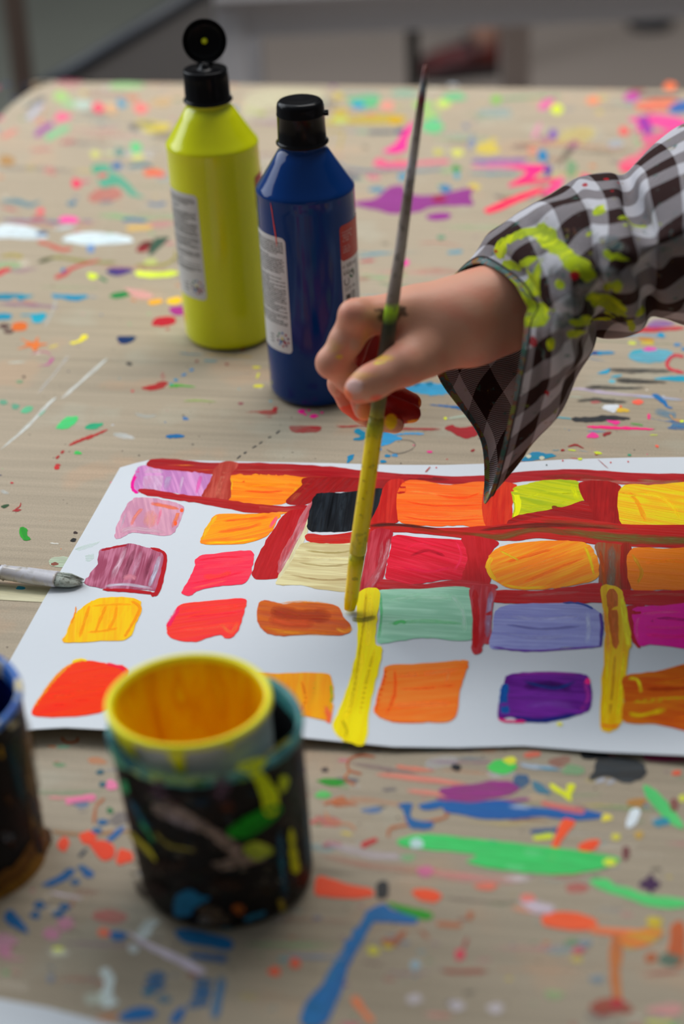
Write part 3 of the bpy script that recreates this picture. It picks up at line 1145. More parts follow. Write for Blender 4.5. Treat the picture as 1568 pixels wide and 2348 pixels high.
TM.parse('''
// ---- lower left
s a05020 b05828 .85 .1 6 140,1690 152,1702 175,1700 178,1690
s 80b898 - .6 .2 8 130,1712 160,1712
s d0a080 f090a0 .7 .2 6,8 110,1828 160,1830 220,1825
s e878a0 f080a8 .85 .2 14,16 150,1840 180,1832 220,1828
b f080a8 - .85 .1 14,12 255,1800
b 304870 - .8 .2 9,6 230,1770 235,1798
s b06030 - .8 .2 6 240,1830 220,1850 215,1890
s b07840 - .6 .2 8 120,1905 180,1912 300,1905
b ff4818 - .97 .0 13,15 145,1935
b ff4818 - .97 .0 18,16 202,1920
p ff4818 f84018 .97 .05 30 205,1930 240,1928 262,1942 260,1965 235,1972 215,1952
b ff4818 - .97 .0 19,17 284,1965
p 1a4aa0 - .95 .1 -35 245,1925 270,1900 285,1895 280,1908 258,1925
b 1a4890 - .9 .1 12,7 235,1885 222,1905
b 1f6f40 - .9 .1 8,7 252,1858
s 304050 - .8 .2 8 180,1965 200,1945
b 1848a0 - .92 .1 16,10,20 202,2002
p 1848a0 1a50a0 .93 .1 -20 95,2028 130,2010 160,1990 172,2000 150,2018 115,2032
b 1a4a98 - .85 .2 10,7 172,2022 190,1990 155,2000
b 1a4a98 - .9 .2 13,9 90,2075 150,2080 135,2095 80,2098
s d8ccd8 - .8 .3 8,10,6 110,2045 160,2055 190,2060
p 1a50a8 1a4898 .93 .1 50 10,2100 25,2085 40,2100 60,2125 65,2140 40,2130 15,2115
b e090b8 - .6 .3 20,14 150,2118 118,2140 10,2180
b e8a0c8 - .5 .3 34,14 5,2155
s e090b0 - .6 .3 10 0,2195 60,2200
b d8e038 - .95 .0 14,9 133,2180
b d8d8c8 - .7 .2 24,8 135,2186
b f07858 - .9 .1 14,12 238,2138
p 1848a0 1a50a8 .95 .05 5 250,2142 265,2134 290,2140 285,2152 262,2156
p c8d4d0 d8e0dc .85 .3 -40 310,2150 335,2110 365,2112 350,2128 340,2150
p d8c8d8 e0d4e0 .85 .2 30 290,2135 350,2165 420,2195 470,2225 450,2232 400,2205 340,2175
b d0d8d4 - .8 .2 13,10 305,2175
s 404890 - .5 .3 8 110,2212 125,2225
b 8090a8 - .6 .2 10,9 117,2243
b c0a090 - .6 .2 14,8 35,2228
p ccd8d4 d8e4e0 .9 .2 -70 228,2225 250,2220 262,2245 258,2280 270,2300 240,2310 225,2285 240,2260
b c8d0c0 - .6 .3 24,14 215,2290
s c06848 - .5 .3 8 170,2060 160,2085
p 1a50a8 2058a8 .93 .2 10 400,2135 430,2130 480,2140 530,2155 525,2178 470,2170 420,2160
s 1a50a8 - .85 .4 20,24 430,2190 480,2195 525,2200
b 1a50a0 - .8 .4 24,12 360,2240 355,2260 465,2255 462,2278 455,2300
s 4a60b0 - .8 .4 26,24 510,2235 500,2290 490,2340
p 1a50a8 1848a0 .93 .1 -10 275,2328 310,2310 350,2312 355,2330 310,2340 280,2340
p 1a50a8 1848a0 .93 .1 -60 390,2345 400,2320 425,2308 420,2330 405,2348
b 4060a0 - .6 .3 16,10 340,2275 375,2290
s 202838 - .6 .3 8 480,2120 520,2130
s 8a98b0 - .6 .3 12 650,2190 720,2194 800,2196
b f06040 - .9 .1 13,10 628,2227 678,2208
// seam tape lying on the cover
q c8c2a2 bcb694 .9 .1 5 -60,1335 130,1346 120,1382 -60,1372
b 2a68a0 - .95 .0 12,4,0 47,1348
''')
cover = TM.build('table_cover', [m_kraft, m_dry], smooth=True)
tag(cover, 'brown kraft paper cover spattered with dried paint on the table', 'table cover')
cover.data.polygons.foreach_set('use_smooth', [False] * len(cover.data.polygons))

# table under the cover
tb = empty('table', (0, 1.2, FLOOR), 'wooden table almost hidden under the paint-spattered kraft paper', 'table')
m_wood = simple('beech_wood', (0.42, 0.27, 0.15), 0.5, noise_amt=0.3, noise_scale=8)
ins = inset(oc, 0.014)
nv = len(ins)
tv = [(p[0], p[1] - 1.2, -0.0012 - FLOOR) for p in ins] + [(p[0], p[1] - 1.2, -0.030 - FLOOR) for p in ins]
tf = [(i, (i + 1) % nv, nv + (i + 1) % nv, nv + i) for i in range(nv)] + [tuple(q) for q in top] + [tuple(nv + i for i in q[::-1]) for q in top]
link('tabletop', mesh('tabletop', tv, tf, False), tb, m_wood)
for x, y in ((-0.78, -0.68), (0.85, -0.68), (-0.45, 0.62), (0.78, 0.55)):
    v, f = box_geo(x - 0.03, x + 0.03, y - 0.03, y + 0.03, 0, -0.031 - FLOOR)
    bevel(link('leg', mesh('leg', v, f, False), tb, m_wood), 0.004)

# ------------------------------------------------------------------ artwork sheet
PA = Vector((P(60, 1640)[0], P(60, 1640)[1], 0))
edir = np.array(P(1568, 1732) - P(80, 1672))
edir[2] = 0
edir /= np.linalg.norm(edir)
ndir = np.array((-edir[1], edir[0], 0))


def sheet_z(x, y):
    q = np.array((x, y, 0)) - np.array(PA)
    u, w = q @ edir, q @ ndir
    z = 0.0012 + 0.0007 * math.sin(u * 13 + 1) * math.cos(w * 9)
    t = max(0.0, 1 - (w + 0.012) / 0.07)
    z += (0.0035 + 0.0022 * math.sin(u * 17 + 0.5)) * t * t
    tb_ = max(0.0, (w - 0.255) / 0.05)
    z += 0.003 * tb_ * tb_ * (0.6 + 0.4 * math.sin(u * 15))
    return max(z, 0.0009)


def map_sheet(px, py, z):
    h = 0.001
    for _ in range(4):
        p = P(px, py, h + z)
        h = sheet_z(p[0], p[1])
    return np.array((p[0], p[1], h + z))


sheet_px = [(275, 1072), (310, 1062), (345, 1054), (420, 1055), (500, 1057), (650, 1060), (760, 1062), (900, 1066), (1020, 1066), (1150, 1062),
            (1300, 1053), (1450, 1049), (1568, 1048), (1700, 1050), (1800, 1053), (1800, 1400), (1800, 1742), (1700, 1738), (1568, 1732), (1380, 1724), (1200, 1710), (1050, 1714),
            (900, 1712), (850, 1707), (700, 1692), (500, 1680), (240, 1673), (150, 1668), (80, 1672), (0, 1685), (-70, 1672), (22, 1515), (100, 1375), (190, 1222)]


def fill_region(px_pts, mapper, g, sub=5, smooth_skip=()):
    b = []
    n = len(px_pts)
    for i in range(n):
        a, c = np.array(px_pts[i], float), np.array(px_pts[(i + 1) % n], float)
        for k in range(sub):
            b.append(Vector(a + (c - a) * k / sub))
    vs = list(b)
    xs = [p.x for p in b]
    ys = [p.y for p in b]
    x = min(xs)
    while x < max(xs):
        y = min(ys)
        while y < max(ys):
            vs.append(Vector((x + 0.3, y + 0.3)))
            y += g * 0.6
        x += g
    r = delaunay_2d_cdt(vs, [], [list(range(len(b)))], 1, 1e-4)
    return r[0], r[2]


def paper_mat(name, col):
    return simple(name, col, 0.7, spec=0.3, noise_amt=0.02, noise_scale=200, bump=0.00012, bscale=1400)


KP = 0.66
m_sheet = paper_mat('drawing_paper', (0.78, 0.825, 0.875))
sv, sf = fill_region(sheet_px, map_sheet, 24)
sv3 = [map_sheet(p.x, p.y, 0) for p in sv]
nt_ = len(sv3)
edge_count = {}
for q in sf:
    for a_, b_ in zip(q, q[1:] + q[:1] if isinstance(q, list) else tuple(q[1:]) + (q[0],)):
        k_ = (min(a_, b_), max(a_, b_))
        edge_count[k_] = edge_count.get(k_, 0) + 1
bv = [tuple(p) for p in sv3] + [(p[0], p[1], p[2] - 0.00035) for p in sv3]
bf = [tuple(q) for q in sf] + [tuple(i + nt_ for i in q[::-1]) for q in sf]
for (a_, b_), c_ in edge_count.items():
    if c_ == 1:
        o_ = len(bv)
        bv += [bv[a_], bv[b_], bv[b_ + nt_], bv[a_ + nt_]]
        bf.append((o_, o_ + 1, o_ + 2, o_ + 3))
m_wet = paint_mat('thick_paint', rough=0.30, spec=0.22, bump=0.00035, su=16, sv=520)
AM = Marks(map_sheet, KP, 1.2e-6, 0.00008, bv, bf, grid=18, jitter=1.0)
AM.parse('''
// faint green smudges
p b8c8bc c4d0c8 .6 .4 -15 172,1258 200,1248 228,1242 215,1252 185,1262
p b8c8bc - .5 .5 0 195,1275 215,1270 210,1285 198,1286
// row 1
p b070a8 d090c0 1 .0 70 322,1068 400,1074 484,1088 472,1132 444,1138 385,1128 330,1124 312,1131 303,1118 308,1095
s e0108c - 1 .1 7,8,6 322,1072 306,1100 304,1120 316,1131
s c8a8c8 d4b8d0 .9 .3 8 420,1085 412,1130
s e060b0 - .9 .3 10 462,1085 450,1132
s e878b8 - .8 .4 18 345,1078 333,1120
s b8a0c0 - .8 .4 16 390,1082 378,1124
p c8a0c0 d8b0cc .9 .3 70 336,1076 372,1078 366,1124 328,1124
p ff7a10 ff9a18 1 .0 4 535,1087 600,1084 700,1092 694,1112 664,1150 600,1158 520,1146 524,1112
s ffb818 ff9010 1 .1 10,14,8 532,1090 524,1120 522,1146
s ff5a18 ff7018 .9 .2 6 555,1105 600,1102 660,1104
s f05018 - .8 .4 6 560,1125 610,1128 650,1126
s ffa010 - .9 .4 7 560,1115 620,1112 680,1105
s ff9810 ffa820 .9 .1 8 700,1092 680,1120 664,1150
p 980c14 a81c20 1 .08 4 340,1057 372,1051 480,1060 620,1062 760,1070 850,1080 1000,1090 1100,1090 1220,1079 1330,1076 1450,1084 1620,1090 1620,1116 1450,1112 1330,1103 1220,1103 1100,1114 1000,1108 850,1101 720,1094 620,1092 500,1088 430,1082 345,1072
s c86040 e07020 .9 .35 6,12,8 372,1062 430,1072 500,1080
s e8781c f08c28 1 .3 5,9,5 385,1060 430,1068 470,1076
s b04038 c86050 .8 .5 8,14,10 500,1072 600,1078 720,1086
s c05048 b04038 .7 .6 10 560,1070 640,1076 720,1080
s 781c20 501c20 .8 .5 10,8 900,1092 960,1096 1030,1100
s 8a3020 a84030 .8 .5 9,12,8 1240,1094 1330,1092 1420,1104
s c89080 b07060 .6 .6 8 1330,1100 1420,1106 1560,1110
s a07050 - .7 .5 8 1460,1100 1520,1105 1568,1104
s e09040 d06030 .5 .6 6 700,1094 780,1098 850,1104
p a02c24 b84c40 1 .05 100 502,1062 546,1062 530,1090 526,1146 466,1140 480,1105
s c86050 d07860 .8 .5 14 525,1066 505,1110 500,1142
// red diag right of orange and bar
p 981414 8a1010 1 .1 -45 712,1094 930,1103 905,1118 840,1126 760,1130 722,1146 700,1158 655,1152 690,1115
s b84830 - .8 .4 14 720,1096 690,1125 665,1150
p 9c1018 a81c20 1 .0 6 318,1122 350,1122 420,1134 480,1140 560,1152 640,1160 715,1160 712,1178 640,1178 560,1174 470,1156 400,1146 330,1134
s c04038 b83428 .9 .4 10,12,8 560,1160 640,1168 710,1172
s e88020 f09030 1 .1 5 616,1178 650,1176 684,1176
// row 2 left
p b87f98 cc95a8 1 .0 80 318,1140 370,1145 415,1157 421,1170 405,1212 385,1228 330,1223 300,1222 268,1236 264,1216 285,1168 300,1148
s f07850 e89080 .85 .4 10,8 330,1160 310,1185 300,1205
s f87848 f08860 .9 .3 10 345,1154 385,1162 408,1172 395,1210
s d8988c e09080 .8 .4 30 350,1170 340,1210
s c8a0b0 d0b0bc .9 .4 14,12 275,1220 310,1212 380,1222
s b8b4c0 - .6 .4 5 290,1175 275,1215
s e87898 - .6 .5 8 370,1165 360,1205
b ff6030 - 1 .0 4,5 417,1170 402,1200
p ffa010 ff8018 1 .0 -12 496,1180 560,1178 640,1178 634,1195 616,1226 560,1246 470,1248 460,1236 475,1210
s ffc020 ffa818 1 .2 8 497,1182 475,1212 465,1236
s ffd010 e8d010 .95 .3 8,5 470,1244 540,1242 600,1232
s ff6820 - .8 .5 6 510,1195 560,1190 620,1186
s ff7828 - .8 .4 8 500,1220 560,1212 600,1200
s f03880 e85090 .9 .3 10 636,1184 618,1210
// big diagonal red
p a80c14 b01820 1 .05 112 655,1176 700,1164 722,1140 730,1140 712,1180 690,1235 660,1290 638,1324 582,1326 584,1292 610,1240
p b84850 c07078 1 .25 112 700,1165 730,1140 712,1190 690,1240 665,1290 640,1318 640,1280 675,1215
s d0b0b0 c89898 .8 .6 8 700,1200 670,1260 645,1305
p c8c094 d0cca8 1 .1 112 712,1175 722,1150 700,1235 660,1300 640,1340 634,1330 650,1300 690,1225
// cream
p b8a878 d0c898 1 .0 3 692,1246 760,1244 808,1242 822,1290 815,1352 740,1352 690,1342 634,1340 650,1315 672,1280
s a89860 - .8 .4 5 700,1262 760,1268 810,1262
s a89868 - .8 .4 5 685,1290 750,1298 810,1292
s 9c8050 b09060 .7 .4 5 665,1318 740,1330 815,1326
s dcd8b0 - .7 .5 8 695,1275 750,1282 808,1278
// black
p 0c0f13 1c2228 1 .0 100 722,1135 750,1130 800,1129 880,1120 872,1160 862,1202 800,1217 750,1220 706,1213 712,1165
s 2c3238 20262c .8 .55 20 790,1136 782,1170 778,1210
s 242a30 181c22 .8 .5 20 740,1145 728,1175 722,1205
s 000204 - .9 .3 6 764,1135 750,1215
s 343a40 20262c .8 .55 12 860,1130 845,1195
p b81810 c02818 1 .15 0 706,1224 760,1226 850,1212 890,1218 870,1238 800,1246 740,1246 704,1240
p b01410 c0281c 1 .05 95 884,1108 928,1104 918,1192 850,1204 868,1160
// big orange
p f05c14 ff7c24 1 .0 2 926,1104 1030,1112 1120,1110 1116,1206 1060,1204 990,1206 914,1192
s ff8c38 ff7020 .9 .4 6 925,1175 1000,1185 1110,1182
s ff8028 - .9 .4 5 920,1160 1000,1168 1112,1166
s ff8c30 - .8 .4 4 925,1146 1000,1154 1112,1150
s e04810 - .9 .4 4 930,1150 1000,1160 1110,1157
s e04810 - .9 .4 4 922,1184 1000,1194 1110,1190
s ff9840 - .8 .4 6 930,1125 980,1130 1040,1138
s e85010 - .7 .4 6 1000,1135 1060,1142 1100,1130
p c02010 cc3418 1 .05 95 1112,1112 1184,1112 1174,1160 1172,1200 1114,1208
p b8bc08 94a80c 1 .0 10 1174,1122 1215,1108 1262,1100 1326,1106 1336,1154 1290,1164 1230,1180 1182,1200 1171,1198 1178,1160
s e0e008 d8dc10 1 .1 14,10 1182,1125 1188,1160 1180,1192
s d8dc10 - .8 .5 8 1210,1140 1250,1130 1310,1130
s d8dc08 - .9 .4 14 1310,1110 1326,1150
s c8cc10 - .7 .5 7 1200,1165 1260,1158 1300,1150
p 8c0c0c a01414 1 .05 95 1328,1106 1422,1113 1428,1200 1338,1198 1334,1170 1250,1185 1300,1165 1340,1156
s 801010 - .9 .2 9 1265,1162 1290,1168 1330,1164
p 8c0c0c a01414 1 .05 10 1176,1186 1230,1174 1300,1160 1345,1150 1345,1212 1176,1212
p d8c010 e0a010 1 .0 10 1424,1118 1500,1112 1620,1110 1620,1206 1500,1206 1426,1202
s e89818 - .8 .5 12 1440,1130 1460,1150 1480,1195
s e8d018 - .8 .5 10 1480,1130 1530,1150 1560,1190
// band 2
p a81410 b01c14 1 .03 4 852,1200 920,1202 1000,1210 1110,1206 1170,1200 1250,1184 1340,1190 1430,1202 1620,1208 1620,1254 1400,1250 1300,1240 1230,1234 1180,1240 1080,1236 950,1222 860,1218
s 382018 481c14 .9 .3 10,10,5 846,1206 910,1203 1010,1214
s 6a5020 804820 .9 .35 8,20,14,16 1060,1222 1140,1232 1230,1214 1320,1226
s 6a6028 7a5020 .9 .35 16,26,20 1290,1216 1400,1232 1500,1238 1600,1240
s 5a1c10 7a2414 .9 .3 8,14,8 1100,1216 1200,1206 1300,1204 1420,1212
s 982c10 - .8 .4 9 940,1212 1020,1220 1090,1226
s 8a4020 a05030 .6 .5 12 1240,1194 1340,1202 1440,1212
// row 3
p 904058 b46c84 1 .0 105 228,1262 258,1254 300,1246 330,1254 372,1262 380,1290 366,1330 362,1354 330,1352 240,1350 196,1338 204,1318 222,1294
s a80c18 b01420 1 .05 5,8,12,8 345,1256 377,1270 374,1310 360,1358 345,1362
s a80c18 - 1 .05 5,8,8 235,1352 290,1354 350,1360
s a81020 - .9 .2 5 232,1262 265,1254 290,1250
s c898ac d8b0c0 .85 .5 14 290,1256 255,1330
s c48ca4 - .8 .5 16 325,1262 295,1338
s b8b4c8 c8c8d8 .9 .4 12 366,1275 356,1310 342,1345
s 7c3048 - .8 .4 14 310,1260 280,1330
s 7c3048 - .7 .4 12 350,1268 330,1330
s c8c0d0 - .9 .4 8 240,1344 290,1340 350,1350
s d88898 - .8 .3 14 282,1326 300,1322 312,1328
p f8284c ff4058 1 .0 -5 452,1277 500,1268 560,1262 580,1268 578,1300 562,1336 500,1344 455,1354 436,1366 416,1358 432,1330 446,1300
s ff5068 - .7 .5 10 465,1300 510,1295 560,1285
s f04838 ff5040 .7 .4 14 465,1322 500,1322 530,1312
s e01840 - .8 .4 5 455,1285 500,1278 560,1278
s e82048 - .8 .4 5 440,1338 500,1326 562,1310
s ff8068 - .5 .6 6 440,1350 480,1340 520,1330
p a01424 b83c48 1 .05 100 852,1218 898,1218 890,1270 876,1335 850,1356 822,1364 836,1290
s d09098 c87880 .7 .6 12 892,1235 880,1290 850,1348
s c06068 - .7 .6 10 876,1240 868,1300 835,1350
p c40824 d81c38 1 .0 15 904,1228 960,1232 1060,1238 1110,1240 1090,1322 1010,1330 950,1340 890,1330 886,1300 895,1262
s e8284c - .7 .5 8 925,1260 960,1246 1020,1250
s e02048 - .7 .5 10 920,1300 980,1310 1040,1300
s 980820 - .7 .5 8 940,1275 980,1262 1020,1275
s f83058 - .8 .4 7 1045,1240 1058,1275 1040,1312
p ac0c14 b41820 1 .04 85 1060,1228 1140,1242 1126,1270 1120,1340 1060,1352 1060,1318 1072,1275
p b01418 b83038 1 .1 4 880,1328 950,1340 1040,1330 1128,1338 1134,1352 1060,1360 980,1354 870,1352
s c88088 - .7 .5 8 890,1350 980,1354 1070,1350
p ff8410 f09c18 1 .0 -20 1142,1256 1180,1246 1250,1240 1310,1240 1352,1250 1372,1290 1366,1328 1300,1345 1230,1352 1160,1346 1118,1312 1118,1280
s ffb018 f0c020 1 .2 10,12 1128,1278 1118,1300 1135,1330
s e06410 - .8 .5 8 1160,1290 1210,1275 1270,1258
s ffa030 - .8 .5 8 1180,1310 1240,1290 1310,1262
s e87010 - .8 .5 8 1200,1335 1260,1310 1340,1280
s d8d010 c8d818 .9 .3 8 1340,1252 1352,1280 1362,1320
s d0c018 - .9 .3 6 1145,1262 1170,1275 1190,1285
s f0c020 - .9 .3 8 1150,1340 1200,1348 1260,1345
p 9c3c18 8a5a3a 1 .05 92 1366,1246 1430,1250 1446,1260 1440,1352 1426,1392 1384,1390 1372,1340 1374,1290
s 8a7060 807060 .8 .5 22 1402,1252 1402,1310 1396,1370
s b84810 c86010 .9 .3 10 1375,1260 1382,1300 1386,1350
p a01c10 8a2410 1 .05 90 1424,1254 1448,1256 1446,1352 1424,1352
p ff8408 f07810 1 .0 5 1444,1262 1520,1258 1620,1262 1620,1354 1520,1352 1448,1350
s c8981c d0b028 .9 .4 12 1448,1268 1470,1310 1460,1340
s ffa010 - .7 .5 10 1480,1290 1540,1285 1600,1290
p b00c14 b8181c 1 .03 2 1128,1354 1230,1354 1300,1346 1372,1336 1385,1345 1440,1352 1520,1354 1620,1354 1620,1390 1500,1388 1440,1386 1380,1382 1300,1384 1200,1384 1130,1380
s c86460 - .7 .5 8 1190,1366 1260,1362 1330,1356
s c86050 - .6 .5 8 1440,1366 1500,1362 1600,1366
// row 4
p ffc808 f8b008 1 .0 95 176,1404 200,1384 235,1370 300,1370 326,1388 312,1430 290,1466 230,1470 148,1473 150,1455 165,1420
s f09808 ffa808 1 .3 8 205,1388 195,1420 182,1462
s f09808 - .9 .3 8 300,1378 320,1395 298,1440 285,1462
s e89808 - .8 .4 8 245,1385 230,1420 218,1452
s ffd818 - .9 .3 12 262,1390 248,1440
s f0a008 - .8 .4 8 268,1388 262,1420 245,1448
s f0a010 - .8 .4 6 200,1450 240,1446 270,1440
s f8b010 - .9 .3 5 210,1390 260,1386 305,1386
s ff9008 - 1 .1 4,2 164,1430 172,1405 174,1390
p ff3c2c f82c38 1 .0 -8 414,1386 480,1378 558,1372 562,1395 548,1440 536,1458 520,1464 500,1456 440,1472 392,1462 380,1438 398,1412
s ff5040 - .8 .5 10 425,1400 480,1395 545,1390
s f02060 - .9 .3 12 412,1390 394,1420 384,1438
s ff6048 - .7 .5 8 410,1445 470,1440 540,1430
s e82838 - .8 .4 5 430,1415 480,1410 545,1405
s ff7040 - .8 .5 12 505,1430 530,1450 545,1425
p b84814 c8600c 1 .12 5 592,1384 612,1376 650,1384 700,1380 770,1388 786,1412 806,1438 785,1456 720,1454 640,1458 604,1446 590,1420
s d87810 e0900c .8 .5 12 605,1440 660,1450 780,1452
s a83c14 a02c10 .9 .4 34 620,1400 680,1410 760,1412
s c84818 d05020 .9 .3 24 615,1420 660,1428 720,1430
s e08818 - .8 .6 8 640,1384 700,1380 760,1386
s e89020 f0a830 .8 .5 12 770,1440 790,1448 808,1438
p 84bc9c a0d0b4 1 .0 3 866,1356 960,1350 1076,1348 1082,1400 1080,1466 980,1462 920,1468 866,1472 872,1410
s 60c080 50b878 .8 .4 8 872,1360 874,1410 868,1466
s b4dcc4 - .8 .5 16 890,1375 960,1368 1050,1370
s 7cc890 - .7 .5 10 890,1430 970,1424 1060,1430
s 58c070 50c868 .8 .3 9 900,1432 920,1424 930,1430
s b8dcc8 - .8 .4 14 1030,1360 1060,1400 1065,1450
p b02830 b84850 1 .05 92 1078,1346 1136,1352 1128,1400 1124,1470 1108,1478 1104,1496 1082,1494 1084,1420
s a088a8 b09ab8 .9 .4 16 1126,1356 1120,1410 1118,1462
s c01c20 - .9 .2 14 1088,1352 1092,1420 1090,1486
p 8488c4 9ca2d4 1 .0 2 1136,1402 1170,1386 1250,1384 1330,1382 1366,1398 1380,1420 1374,1480 1300,1484 1240,1492 1180,1490 1124,1484 1130,1440
s a8acd8 b8bce0 .8 .5 14 1150,1410 1240,1420 1330,1415
s a8acd4 - .7 .5 12 1150,1450 1230,1462 1320,1456
s 7070ac - .8 .4 7 1160,1432 1240,1442 1330,1436
s 502c90 402888 1 .1 7 1376,1405 1380,1440 1376,1482
s 6838a0 - 1 .1 4 1130,1484 1220,1492 1376,1482
s b8c0e0 - .9 .3 14 1345,1400 1350,1440 1344,1478
s 5038a0 - .9 .2 5 1290,1382 1330,1384 1360,1396
p b00c20 b81424 1 .05 95 1430,1400 1448,1388 1480,1390 1470,1480 1452,1474 1438,1440
p f010a0 dc0c94 1 .0 5 1456,1394 1520,1388 1620,1388 1620,1484 1500,1478 1464,1478 1450,1420
s f850b0 - .9 .3 8 1462,1470 1460,1430 1478,1408 1560,1402
s b00c78 - .7 .4 10 1490,1425 1530,1418 1600,1425
s ff40b0 - .8 .4 7 1480,1438 1540,1440 1600,1436
s f02098 - .8 .4 10 1480,1455 1540,1460 1600,1456
// yellow verticals
p e0c808 f0dc10 1 .0 100 822,1358 868,1352 864,1420 860,1475 876,1490 862,1560 848,1620 836,1704 800,1702 780,1692 762,1664 776,1630 800,1560 818,1480 818,1410
s b8a408 c8b008 .9 .4 8 858,1490 838,1570 826,1640
s b8a000 - .8 .5 8 840,1360 832,1440 815,1560 800,1640
s f8e828 - .8 .5 12 850,1365 846,1440 842,1480
s f0e020 - .8 .5 14 832,1500 812,1580 790,1650
s 706810 808018 .8 .3 14 806,1418 830,1422 862,1414
s a89c08 - .8 .4 7 784,1650 795,1675 792,1690
p d8a408 e0b818 1 .0 92 1378,1345 1424,1352 1432,1400 1448,1470 1440,1500 1432,1590 1420,1664 1376,1664 1384,1500 1386,1420
s c05c18 b86020 1 .2 26,24,12 1402,1350 1406,1420 1412,1488
s e8d818 f0e020 1 .2 12,16,14 1426,1372 1436,1440 1442,1480
s e8d818 - 1 .3 10,12,10 1430,1490 1424,1570 1414,1650
s e8d010 - .9 .4 8 1392,1500 1390,1580 1384,1655
s b87818 a87020 .8 .4 7 1410,1500 1404,1580 1398,1640
s d89038 - .7 .4 12 1384,1400 1392,1440 1394,1500
s e05818 - 1 .1 5 1378,1662 1400,1666 1420,1662
// row 5
p ff3c14 f02c18 1 .0 -10 132,1552 170,1520 192,1514 240,1520 286,1528 292,1546 262,1590 246,1624 200,1640 120,1644 78,1640 76,1622 100,1588
s ff8c18 ffa020 1 .2 5,8,5 76,1625 110,1576 150,1532 190,1514
s ff5428 - .8 .5 14 130,1580 180,1560 250,1545
s e82018 - .8 .5 8 110,1622 170,1610 240,1595
s ff4c20 - .8 .4 14 110,1600 170,1588 250,1575
s f8d020 - 1 .1 7,4 165,1518 185,1512 200,1515
s e81840 - .9 .2 7 245,1522 275,1530 290,1545
p f09008 f8a810 1 .0 95 560,1548 640,1544 740,1543 760,1560 764,1600 756,1650 700,1642 600,1640
s a0a818 90a020 .9 .2 8 722,1560 716,1600 705,1625
s a0a818 - .9 .2 6 758,1570 760,1600 752,1625
s ff6830 ff7848 1 .2 12 745,1620 755,1645 750,1656
s d87808 - .8 .4 8 690,1560 700,1600 690,1635
p ff7420 ff8a34 1 .0 -5 888,1526 960,1522 1030,1516 1070,1514 1072,1530 1056,1580 1040,1648 980,1656 910,1656 866,1642 858,1622 876,1560
s ff5c18 ff6820 1 .3 10 888,1530 874,1580 862,1632
s ff9444 - .8 .5 12 910,1550 980,1545 1050,1535
s ff5c18 - .8 .4 8 905,1535 905,1590 885,1640
s ff6418 - .8 .5 6 915,1580 980,1578 1045,1570
s ff9040 - .8 .5 12 900,1620 970,1615 1035,1612
s ff9c48 - .8 .4 10 1030,1540 1022,1565
p 501470 6c2490 1 .0 4 1168,1546 1240,1540 1330,1544 1352,1560 1356,1612 1340,1634 1280,1646 1210,1654 1170,1644 1142,1646 1146,1600 1156,1562
s 8c2c98 a040a8 1 .3 6,8 1175,1548 1250,1543 1330,1546
s 183c9c 1c48a8 1 .2 18,20 1160,1568 1154,1600 1160,1638
s 7c3ca8 8848b0 .9 .4 16 1200,1625 1260,1612 1320,1622
s 301058 - .9 .4 18 1200,1575 1260,1568 1310,1580
s 7830a0 - .8 .5 10 1190,1600 1250,1592 1320,1594
s 1c2c88 - .9 .3 8 1200,1562 1270,1578 1320,1562
s 2c1878 - 1 .2 10 1180,1645 1240,1652 1320,1638
s a03098 - .9 .3 12 1338,1560 1348,1600 1330,1630
s d01868 - 1 .1 6 1142,1648 1165,1654 1205,1654
b f02880 - 1 .0 7,7 1347,1562
p c04c10 cc6c14 1 .0 4 1430,1552 1500,1540 1620,1526 1620,1668 1500,1660 1428,1652 1432,1600
s e8d018 f0e028 .95 .4 10 1440,1555 1462,1560 1470,1590
s e0c818 - .9 .5 10 1445,1608 1500,1606 1600,1596
s e0c010 - .9 .4 14 1440,1635 1470,1640 1530,1625
s e08018 - .8 .5 10 1500,1565 1560,1560 1600,1555
s b03810 - .8 .4 10 1480,1580 1540,1580 1600,1575
s e87818 - .8 .5 12 1540,1650 1600,1640
b e0dc60 - .9 .1 6,5 1283,1660
// specks at the top edge
s a83020 - .9 .2 3 975,1082 982,1075 986,1070
s c03020 - .7 .3 3 1305,1050 1330,1052
b c8d830 - .9 .1 5,3 1330,1052
s a03020 - .8 .3 2 1370,1052 1385,1066 1395,1074
b 304038 - .8 .1 2,2 1253,1066
b c03028 - .8 .1 2,2 1000,1072 1290,1056 1400,1060 1440,1058
''')
art = AM.build('painted_sheet', [m_sheet, m_wet])
tag(art, 'large white sheet painted with a grid of bright coloured rectangles', 'painting')

# second blank sheet, only its corner in view at the bottom left
c0 = P(-20, 2288, 0)
pts = [(-700, 2180), (-20, 2288), (110, 2312), (240, 2346), (330, 2368), (230, 2700), (-700, 2700)]
v3 = [P(x, y, 0.0006) for x, y in pts]
n = len(v3)
vv = [tuple(p) for p in v3] + [(p[0], p[1], p[2] + 0.0004) for p in v3]
ff = [tuple(range(n - 1, -1, -1)), tuple(range(n, 2 * n))] + [(i, (i + 1) % n, n + (i + 1) % n, n + i) for i in range(n)]
o = link('paper_sheet', mesh('paper_sheet', vv, ff, False), None, m_sheet)
tag(o, 'blank white sheet, only its corner at the bottom left', 'paper')

